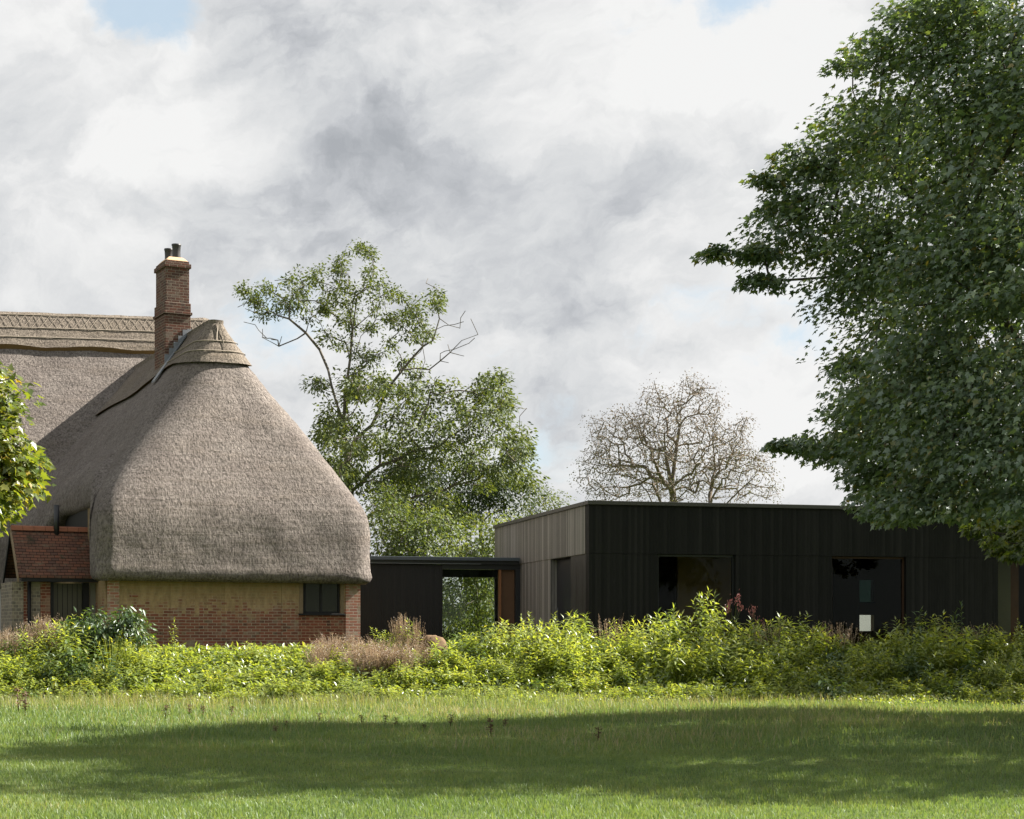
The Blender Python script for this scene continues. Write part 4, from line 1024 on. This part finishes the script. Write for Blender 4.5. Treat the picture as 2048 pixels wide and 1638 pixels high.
# ------------------------------------------------------------------ planting bed
LABEL = {}
def herb(seed, H, nst, leaf, mlist, spread=.22, dens=26, droop=.5, tipm=None):
    r = np.random.default_rng(seed); cen, di, no, sz, ti = [], [], [], [], []; sv, sf = MB(), None
    for s_ in range(nst):
        a = r.uniform(0, 6.283); ro = spread * math.sqrt(r.random()); h = H * r.uniform(.72, 1.05)
        b0 = np.array([ro * math.cos(a) * .5, ro * math.sin(a) * .5, -.08]); lean = np.array([math.cos(a), math.sin(a), 0]) * ro * 1.1 + r.normal(0, .05, 3) * [1, 1, 0]
        top = b0 + lean + np.array([0, 0, h]); mid = (b0 + top) / 2 + r.normal(0, .02, 3)
        path = [b0, mid, top]; sv.tube(path, [.006, .005, .0025], 4, False)
        nl = int(dens * h / 1.0) + 6
        for i in range(nl):
            f_ = .18 + .82 * (i / nl) ** .85; p = b0 * (1 - f_) ** 2 + 2 * mid * f_ * (1 - f_) + top * f_ ** 2
            az = i * 2.4 + r.uniform(-.4, .4); tipf = max(0, (f_ - .8) / .2)
            el = .25 - droop * (1 - f_) - droop * .4 + tipf * 1.0 + r.normal(0, .18)
            dvec = np.array([math.cos(az) * math.cos(el), math.sin(az) * math.cos(el), math.sin(el)])
            cen.append(p); di.append(dvec); no.append(np.array([-math.cos(az) * math.sin(el), -math.sin(az) * math.sin(el), math.cos(el)]) + r.normal(0, .25, 3))
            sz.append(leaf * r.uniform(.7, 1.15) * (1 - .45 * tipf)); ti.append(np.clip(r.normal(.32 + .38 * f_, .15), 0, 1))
    V, P_, own = scatter(LANCE, OVAL_F, np.array(cen), np.array(di), np.array(no), np.array(sz))
    nb = len(V); SV = np.array(sv.v); SF = np.array(sv.f, int) + nb
    tt = np.concatenate([np.array(ti)[o_] for o_ in own] + [np.full(len(SF), .3)])
    mi = np.concatenate([np.zeros(len(P_[0]), int), np.ones(len(SF), int)])
    return npmesh('herb', np.concatenate([V, SV]), P_ + [SF], mlist, tt, mi)
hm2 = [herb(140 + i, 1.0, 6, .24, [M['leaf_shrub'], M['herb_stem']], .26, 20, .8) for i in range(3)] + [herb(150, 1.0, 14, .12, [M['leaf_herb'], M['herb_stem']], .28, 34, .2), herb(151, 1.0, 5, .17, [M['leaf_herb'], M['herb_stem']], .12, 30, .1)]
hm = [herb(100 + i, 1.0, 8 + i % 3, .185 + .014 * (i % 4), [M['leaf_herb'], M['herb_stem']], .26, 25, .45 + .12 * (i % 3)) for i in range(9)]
def tuft(seed, H, n, mlist, sp_=.22, seed_heads=True):
    r = np.random.default_rng(seed); V, P_, ti = [], [], []
    k = 0
    for i in range(n):
        a = r.uniform(0, 6.283); ro = sp_ * r.random(); h = H * r.uniform(.6, 1.05)
        b = np.array([ro * math.cos(a) * .35, ro * math.sin(a) * .35, -.05]); t_ = b + np.array([ro * math.cos(a) * 1.3, ro * math.sin(a) * 1.3, h]) + r.normal(0, .04, 3)
        m_ = (b + t_) / 2 + np.array([0, 0, .06 * h]); wd = .0035; sd_v = np.array([math.cos(a + 1.57), math.sin(a + 1.57), 0]) * wd
        V += [b - sd_v, b + sd_v, m_ + sd_v, m_ - sd_v, t_ + sd_v * .5, t_ - sd_v * .5]; P_ += [(k, k + 1, k + 2, k + 3), (k + 3, k + 2, k + 4, k + 5)]; k += 6
        tv = r.uniform(.1, .9); ti += [tv, tv]
        if seed_heads:
            for q_ in range(7):
                f_ = .72 + .28 * q_ / 7; c = m_ + (t_ - m_) * ((f_ - .5) * 2); dv = unit(r.normal(0, 1, 3) + np.array([0, 0, 1.2])) * .05 * r.uniform(.6, 1.3)
                s2v = np.cross(dv, r.normal(0, 1, 3)); s2v = unit(s2v) * .008
                V += [c - s2v * .3, c + dv * .5 + s2v, c + dv, c + dv * .5 - s2v]; P_ += [(k, k + 1, k + 2, k + 3)]; k += 4; ti.append(np.clip(tv + r.normal(0, .2), 0, 1))
    return npmesh('tuft', np.array(V), [np.array(P_)], mlist, np.array(ti))
tm = [tuft(300 + i, 1.0, 110, M['straw'], .30) for i in range(4)]
th = [tuft(320 + i, 1.0, 34, M['straw'], .34) for i in range(3)]
gt = [tuft(340 + i, 1.0, 60, M['leaf_herb'], .30, False) for i in range(2)]

PROF = [(-400, 1262), (0, 1262), (60, 1262), (100, 1240), (150, 1228), (300, 1262), (330, 1296), (480, 1300), (520, 1286), (600, 1284), (700, 1272), (760, 1268), (800, 1240), (850, 1262), (900, 1272), (960, 1262), (1000, 1240), (1040, 1216), (1130, 1206), (1180, 1230), (1235, 1268), (1262, 1225), (1300, 1202), (1400, 1200), (1470, 1212), (1540, 1228), (1640, 1240), (1720, 1256), (1800, 1242), (1900, 1238), (2000, 1246), (2200, 1244), (2600, 1246)]
def top_y(px): return float(np.interp(px, [p[0] for p in PROF], [p[1] for p in PROF]))
def where(px):
    return ('before the brick wall' if 215 <= px < 715 else 'below the tiled porch' if px < 215 else 'before the black link' if px < 1010 else 'before the grey hall side' if px < 1180 else 'before the hall window' if px < 1500 else 'at the shaded right')
DEPTH = {0: 'back row', 1: 'middle rows', 2: 'lawn edge'}
plants = 0
rows = [(38.7, 0, 1.0, 64), (37.7, 0, .90, 60), (36.8, 1, .80, 56), (36.0, 1, .70, 52), (35.2, 2, .55, 48)]
for (Y, dep, frac, cnt) in rows:
    for i in range(cnt):
        px = -110 + 2440 * (i + rng.uniform(.1, .9)) / cnt; Yj = Y + rng.uniform(-.45, .45) - (.9 * rng.random() if dep == 2 else 0)
        X = (px - CX) / FPX * Yj; gz_ = float(ground_z(X, Yj))
        ztop = zz(top_y(px) + rng.uniform(-10, 14), 38.7)
        hh = (ztop - TER * .75) * frac
        hh = max(.34, hh * rng.uniform(.90, 1.16)) if dep < 2 else rng.uniform(.26, .62)
        if dep == 0 and ztop - gz_ > .3: hh = min(hh, (ztop - gz_) * rng.uniform(.95, 1.08))
        if 640 < px < 860 and dep == 0 and rng.random() < .55: continue
        if 820 < px < 905 and Y > 37.2: continue
        hh *= 1 + .16 * math.sin(px * .021 + dep * 2) * math.sin(px * .0073 + 1) + (.12 if px < 700 and dep else 0)
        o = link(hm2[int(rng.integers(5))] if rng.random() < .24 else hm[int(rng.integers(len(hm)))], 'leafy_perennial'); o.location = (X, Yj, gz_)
        wdt = .75 + .4 * min(hh, 1.2); o.scale = (wdt, wdt, max(hh, .34)); o.rotation_euler = (rng.normal(0, .06), rng.normal(0, .06), rng.uniform(0, 6.28))
        lb_ = f'leafy green perennial {where(px)}, {DEPTH[dep]} of the bed'
        tag(o, lb_, 'plant', lb_); plants += 1
def place(me, name, px, Y, top, wid, label, cat, group=None, base_off=0.0):
    X = (px - CX) / FPX * Y; gz_ = float(ground_z(X, Y)); o = link(me, name); o.location = (X, Y, gz_ + base_off)
    h = max(.2, zz(top, Y) - gz_); o.scale = (wid, wid, h); o.rotation_euler = (rng.normal(0, .05), rng.normal(0, .05), rng.uniform(0, 6.28)); tag(o, label, cat, group); return o
# dry grass tufts
for (x, Y, tp_) in ((10, 38.6, 1245), (28, 38.2, 1252), (80, 39.0, 1228), (92, 38.8, 1224), (108, 39.0, 1232), (70, 38.6, 1240), (120, 38.6, 1245)):
    place(tm[int(rng.integers(4))], 'dry_grass_tuft', x, Y, tp_ + 4, .9, 'tan seeding grass tuft below the tiled porch at far left', 'grass tuft', 'tan grass tufts below the porch')
for k in range(26):
    x = 635 + 215 * rng.random(); Y = rng.uniform(36.6, 38.6)
    place(tm[int(rng.integers(4))], 'dry_grass_tuft', x, Y, 1268 + (38.6 - Y) * 14 + rng.uniform(-8, 16), 1.0, 'pinkish tan dry grass tuft in the drift before the black link', 'grass tuft', 'pinkish dry grass drift before the link')
for (x, Y, tp_) in ((1208, 38.8, 1230), (1228, 38.9, 1226)):
    place(th[1], 'dry_grass_tuft', x, Y, tp_ + 6, .7, 'thin brown grass plume in the gap below the hall corner', 'grass tuft', 'brown plumes at the hall corner')
for (x, Y, tp_) in ((1650, 38.8, 1225), (1680, 38.9, 1228), (1700, 38.7, 1232), (1550, 38.5, 1232), (1520, 38.2, 1240), (1960, 38.8, 1240), (1900, 38.7, 1240)):
    place(th[int(rng.integers(3))], 'dry_grass_tuft', x, Y, tp_ + 8, .9, 'greyish brown grass tuft before the dark hall windows at right', 'grass tuft', 'brown tufts before the dark hall windows')
for (x, Y, tp_) in ((812, 38.6, 1222), (835, 38.6, 1230), (795, 38.7, 1228)):
    place(tm[int(rng.integers(4))], 'dry_grass_tuft', x, Y, tp_ + 4, .5, 'tall pale feathery plume in the leafy clump beside the rock', 'grass tuft', 'feathery plumes beside the rock')
for (x, Y, tp_) in ((225, 37.2, 1268), (265, 37.0, 1278), (1990, 37.0, 1300)):
    place(gt[int(rng.integers(2))], 'grass_clump', x, Y, tp_, 1.0, 'arching green grass clump below the large leafy shrub at left' if x < 500 else 'arching green grass clump in the shade at far right', 'grass clump', 'green clumps below the shrub' if x < 500 else None)
# single plants that stand out
shrub = npmesh  # placeholder name kept free
def shrub_obj():
    c = []
    for (x, y, rx, ry) in ((205, 1245, 65, 26), (255, 1240, 40, 22), (165, 1260, 35, 25), (220, 1275, 75, 22)):
        for _ in range(int(rx * ry / 42)):
            a = rng.uniform(0, 6.283); r = math.sqrt(rng.random()); c.append(wp(x + rx * r * math.cos(a), y + ry * r * math.sin(a), 38.2 + rng.uniform(-.5, .5)))
    c = np.array(c); bx, by = wp(215, 1262, 38.3)[0], 38.3; gz_ = float(ground_z(bx, by))
    return simple_tree('broad_leaf_shrub', 'rounded glossy dark green shrub below the tiled porch and brick corner', (bx, by, gz_), [(bx, by, gz_ - .1), (bx, by, gz_ + .15), (bx, by, gz_ + .35)], c, 20, .20, .8, .15, OVAL * np.array([.75, 1, 1]), OVAL_F, M['leaf_shrub'], M['bark_dark'], .006, .2, .2, .1, None, None, None, 'shrub', .6, .5)
shrub_obj()
rd = herb(501, 1.0, 5, .16, [M['leaf_red'], M['herb_stem']], .16, 22, .4)
place(rd, 'red_tipped_plant', 268, 38.4, 1212, .7, 'tall plant with reddish upper leaves at the right of the glossy shrub', 'plant')
lone = herb(502, 1.0, 2, .13, [M['leaf_herb'], M['herb_stem']], .06, 30, .4)
place(lone, 'slender_plant', 352, 38.4, 1226, .9, 'lone slender upright stem rising before the brick wall', 'plant')
place(herb(503, 1.0, 3, .20, [M['leaf_shrub'], M['herb_stem']], .10, 20, .1), 'tall_plant', 1924, 38.3, 1186, .95, 'tallest whorled dark green stem standing before the hall at right', 'plant')
place(herb(504, 1.0, 5, .22, [M['leaf_shrub'], M['herb_stem']], .14, 20, .9), 'drooping_plant', 1828, 38.3, 1208, 1.0, 'dark drooping large-leaved plant right of the hall doorway window', 'plant')
place(herb(505, 1.0, 6, .17, [M['leaf_herb'], M['herb_stem']], .2, 24, .3), 'upright_plant', 822, 38.5, 1232, 1.0, 'bright upright leafy clump with plumes just left of the brown rock', 'plant')
def flower_head(seed):
    r = np.random.default_rng(seed); c = []; st = MB()
    for i in range(7):
        a = r.uniform(0, 6.283); b = np.array([0, 0, 0.0]); t_ = np.array([math.cos(a) * r.uniform(.05, .25), math.sin(a) * .2, r.uniform(.75, 1.0)]); m_ = np.array([t_[0] * .3, t_[1] * .3, .6])
        st.tube([b, m_, t_], [.006, .005, .003], 4, False)
        for _ in range(16): c.append(t_ + r.normal(0, .045, 3) * [1, 1, .8])
    c = np.array(c); V, P_, own = scatter(QUAD, QUAD_F, c, r.normal(0, 1, c.shape), r.normal(0, 1, c.shape), np.full(len(c), .05))
    SV = np.array(st.v); SF = np.array(st.f, int) + len(V)
    return npmesh('flower', np.concatenate([V, SV]), P_ + [SF], [M['petal_pink'], M['herb_stem']], np.concatenate([r.random(len(P_[0])), np.full(len(SF), .4)]), np.concatenate([np.zeros(len(P_[0]), int), np.ones(len(SF), int)]))
place(flower_head(1), 'pink_flower', 1466, 38.3, 1184, .8, 'taller pink flowering stems before the right end of the hall window', 'flowering plant')
place(flower_head(2), 'pink_flower', 1512, 38.4, 1216, .6, 'smaller pink flowering stems to the right of the taller pink ones', 'flowering plant')
# rock
V, F = [], []; nu, nv_ = 22, 12
for j in range(nv_ + 1):
    for i in range(nu):
        th = math.pi * j / nv_; ph = 2 * math.pi * i / nu; p = Vector((math.sin(th) * math.cos(ph), math.sin(th) * math.sin(ph), math.cos(th)))
        k = 1 + .22 * mnoise.noise(p * 1.7 + Vector((3, 1, 2))) + .10 * mnoise.noise(p * 5); V.append((p.x * .30 * k, p.y * .24 * k, p.z * .30 * k))
for j in range(nv_):
    for i in range(nu): F.append((j * nu + i, j * nu + (i + 1) % nu, (j + 1) * nu + (i + 1) % nu, (j + 1) * nu + i))
rk = meshobj('boulder', V, F, M['rock'], None, True); rx_, ry_, rz_ = wp(866, 1275, 38.6); rk.location = (rx_, ry_, float(ground_z(rx_, ry_)) + .32); rk.scale = (1.05, 1, 1.1)
tag(rk, 'rounded brown boulder among the plants before the link window', 'boulder')

# --- undergrowth that nobody could count
n = 70000
uy = 32.4 + 7.4 * rng.random(n) ** .9; ux = (rng.uniform(-200, 2420, n) - CX) / FPX * uy
kp = rng.random(n) < np.clip((uy - 33.1 + .55 * np.sin(ux * .9 + 1) + .35 * np.sin(ux * 2.7) - .6 * np.clip(-ux / 8, 0, 1)) / 1.5, .0, 1); uy, ux = uy[kp], ux[kp]; n = len(uy)
uh = np.interp(uy, [33, 34.3, 35.3, 36.5, 39.8], [.05, .12, .22, .36, .30]) * rng.random(n) ** .7
up_ = np.stack([ux, uy, ground_z(ux, uy) + uh + .02], -1)
az = rng.uniform(0, 6.283, n); el = rng.normal(.15, .5, n)
ud = np.stack([np.cos(az) * np.cos(el), np.sin(az) * np.cos(el), np.sin(el)], -1); un = np.stack([rng.normal(0, .4, n), rng.normal(0, .4, n), np.ones(n)], -1)
usz = np.interp(uy, [33.5, 36], [.055, .12]) * rng.uniform(.7, 1.4, n)
ug = leaves('undergrowth', OVAL, OVAL_F, up_, ud, un, usz, np.clip(rng.normal(.45, .2, n), 0, 1), M['leaf_herb'], None); tag(ug, 'low leafy ground cover between the perennials', 'ground cover', kind='stuff')

# ------------------------------------------------------------------ lawn grass
def grass(n, y0, y1, h0, h1, wd, mfun, bias=1.0, dry=0.0):
    y = y0 + (y1 - y0) * rng.random(n) ** bias; x = rng.uniform(-1, 1.18, n) * (y * .335 + .8)
    keep = mfun(x, y); x, y = x[keep], y[keep]; n = len(x)
    h = rng.uniform(h0, h1, n) * (1 + .35 * np.sin(x * 1.1 + np.sin(y * .8) * 2) * np.sin(y * 1.7 + x * .4)); a = rng.uniform(0, 6.283, n); ln = h * rng.uniform(.1, .75, n); b_ = rng.uniform(0, 6.283, n)
    z = ground_z(x, y) - .005; sx, sy = np.cos(a) * wd, np.sin(a) * wd; lx, ly = np.cos(b_) * ln, np.sin(b_) * ln
    v0 = np.stack([x - sx, y - sy, z], -1); v1 = np.stack([x + sx, y + sy, z], -1)
    v2 = np.stack([x + lx * .35 + sx * .8, y + ly * .35 + sy * .8, z + h * .62], -1); v3 = np.stack([x + lx * .35 - sx * .8, y + ly * .35 - sy * .8, z + h * .62], -1)
    v4 = np.stack([x + lx, y + ly, z + h * .98], -1)
    V = np.stack([v0, v1, v2, v3, v4], 1).reshape(-1, 3); k = np.arange(n)[:, None] * 5
    big = .5 + .5 * np.sin(x * .55 + np.sin(y * .35) * 1.7) * np.sin(y * .62 + np.sin(x * .4))
    t_ = np.clip(.30 + .22 * big + .10 * np.sin(x * 2.3 + 1.3 * np.sin(y * 1.9)) * np.sin(y * 2.9 + x) + rng.normal(0, .17, n) + dry, 0, 1)
    return V, k + np.array([[0, 1, 2, 3]]), k + np.array([[3, 2, 4]]), t_
parts = [grass(205000, 11.5, 21, .025, .062, .0028, lambda x, y: np.ones(len(x), bool), 1.0),
         grass(132000, 20, 35.2, .04, .10, .0048, lambda x, y: np.ones(len(x), bool), .95),
         grass(26000, 21, 35.4, .10, .22, .0035, lambda x, y: rng.random(len(x)) < np.clip(.15 + .85 * np.sin(x * .5 + 1) * np.sin(y * .45 + x * .12) + (y - 30) * .15, .04, 1), .75, .42),
         grass(24000, 19.5, 31, .09, .20, .003, lambda x, y: (x > -4 + rng.normal(0, 1.5, len(x))) & (rng.random(len(x)) < np.clip(.35 + .7 * np.sin(x * .7 + y * .3) * np.sin(y * .8 + 2), 0, 1)), .6, .5),
         grass(16000, 30.5, 35.4, .14, .32, .0035, lambda x, y: x < 2 + rng.normal(0, 2, len(x)), .7, .34)]
V = np.concatenate([p[0] for p in parts]); off = np.cumsum([0] + [len(p[0]) for p in parts])
Q = np.concatenate([p[1] + off[i] for i, p in enumerate(parts)]); T3 = np.concatenate([p[2] + off[i] for i, p in enumerate(parts)]); tt = np.concatenate([p[3] for p in parts])
gr = link(npmesh('lawn_grass', V, [Q, T3], M['grass'], np.concatenate([tt, tt])), 'lawn_grass'); tag(gr, 'mown lawn grass with longer dry stems towards the planting bed', 'grass', kind='stuff')
# brown dock stalks
def dock(seed):
    r = np.random.default_rng(seed); c = []; st = MB(); st.tube([(0, 0, -.02), (.02, .01, .5), (.01, .03, 1)], [.012, .01, .006], 4)
    for i in range(60):
        f_ = .3 + .7 * r.random(); c.append(np.array([.015, .02 * f_, f_]) + r.normal(0, .03, 3) * [1, 1, .6])
    c = np.array(c); V, P_, own = scatter(QUAD, QUAD_F, c, r.normal(0, 1, c.shape) + [0, 0, .8], r.normal(0, 1, c.shape), np.full(len(c), .07))
    SV = np.array(st.v); q4 = np.array([f for f in st.f if len(f) == 4], int) + len(V)
    return npmesh('dock', np.concatenate([V, SV]), P_ + [q4], M['dock'], np.concatenate([r.random(len(P_[0])), np.full(len(q4), .3)]))
dk = [dock(i) for i in range(3)]
for (x, yb, yt) in ((982, 1466, 1430), (1195, 1472, 1442), (900, 1445, 1420), (770, 1440, 1420), (462, 1432, 1408), (380, 1425, 1400), (405, 1428, 1405), (330, 1432, 1405), (38, 1425, 1370), (50, 1428, 1380), (640, 1436, 1418), (725, 1440, 1420), (548, 1458, 1442), (575, 1448, 1432), (790, 1444, 1424), (850, 1452, 1440), (1010, 1450, 1432)):
    Y = EYE * FPX / (yb - HY); X = (x - CX) / FPX * Y
    o = link(dk[int(rng.integers(3))], 'dock_stalk'); o.location = (X, Y, float(ground_z(X, Y))); hh = (yb - yt) / FPX * Y; o.scale = (.55 + hh, .55 + hh, hh); o.rotation_euler = (0, rng.normal(0, .08), rng.uniform(0, 6))
    if x == 982: lb_, gp = 'tallest dark brown dock stalk in the shaded lawn near the centre', None
    elif x == 1195: lb_, gp = 'lone brown dock stalk furthest right in the shaded lawn', None
    elif x < 60: lb_, gp = 'rusty brown dock stalk at the bed edge by the left frame', 'rusty stalks by the left frame'
    else: lb_, gp = 'thin brown dock stalk in the long grass of the left half of the lawn', 'thin dock stalks in the long grass'
    tag(o, lb_, 'dock stalk', gp)
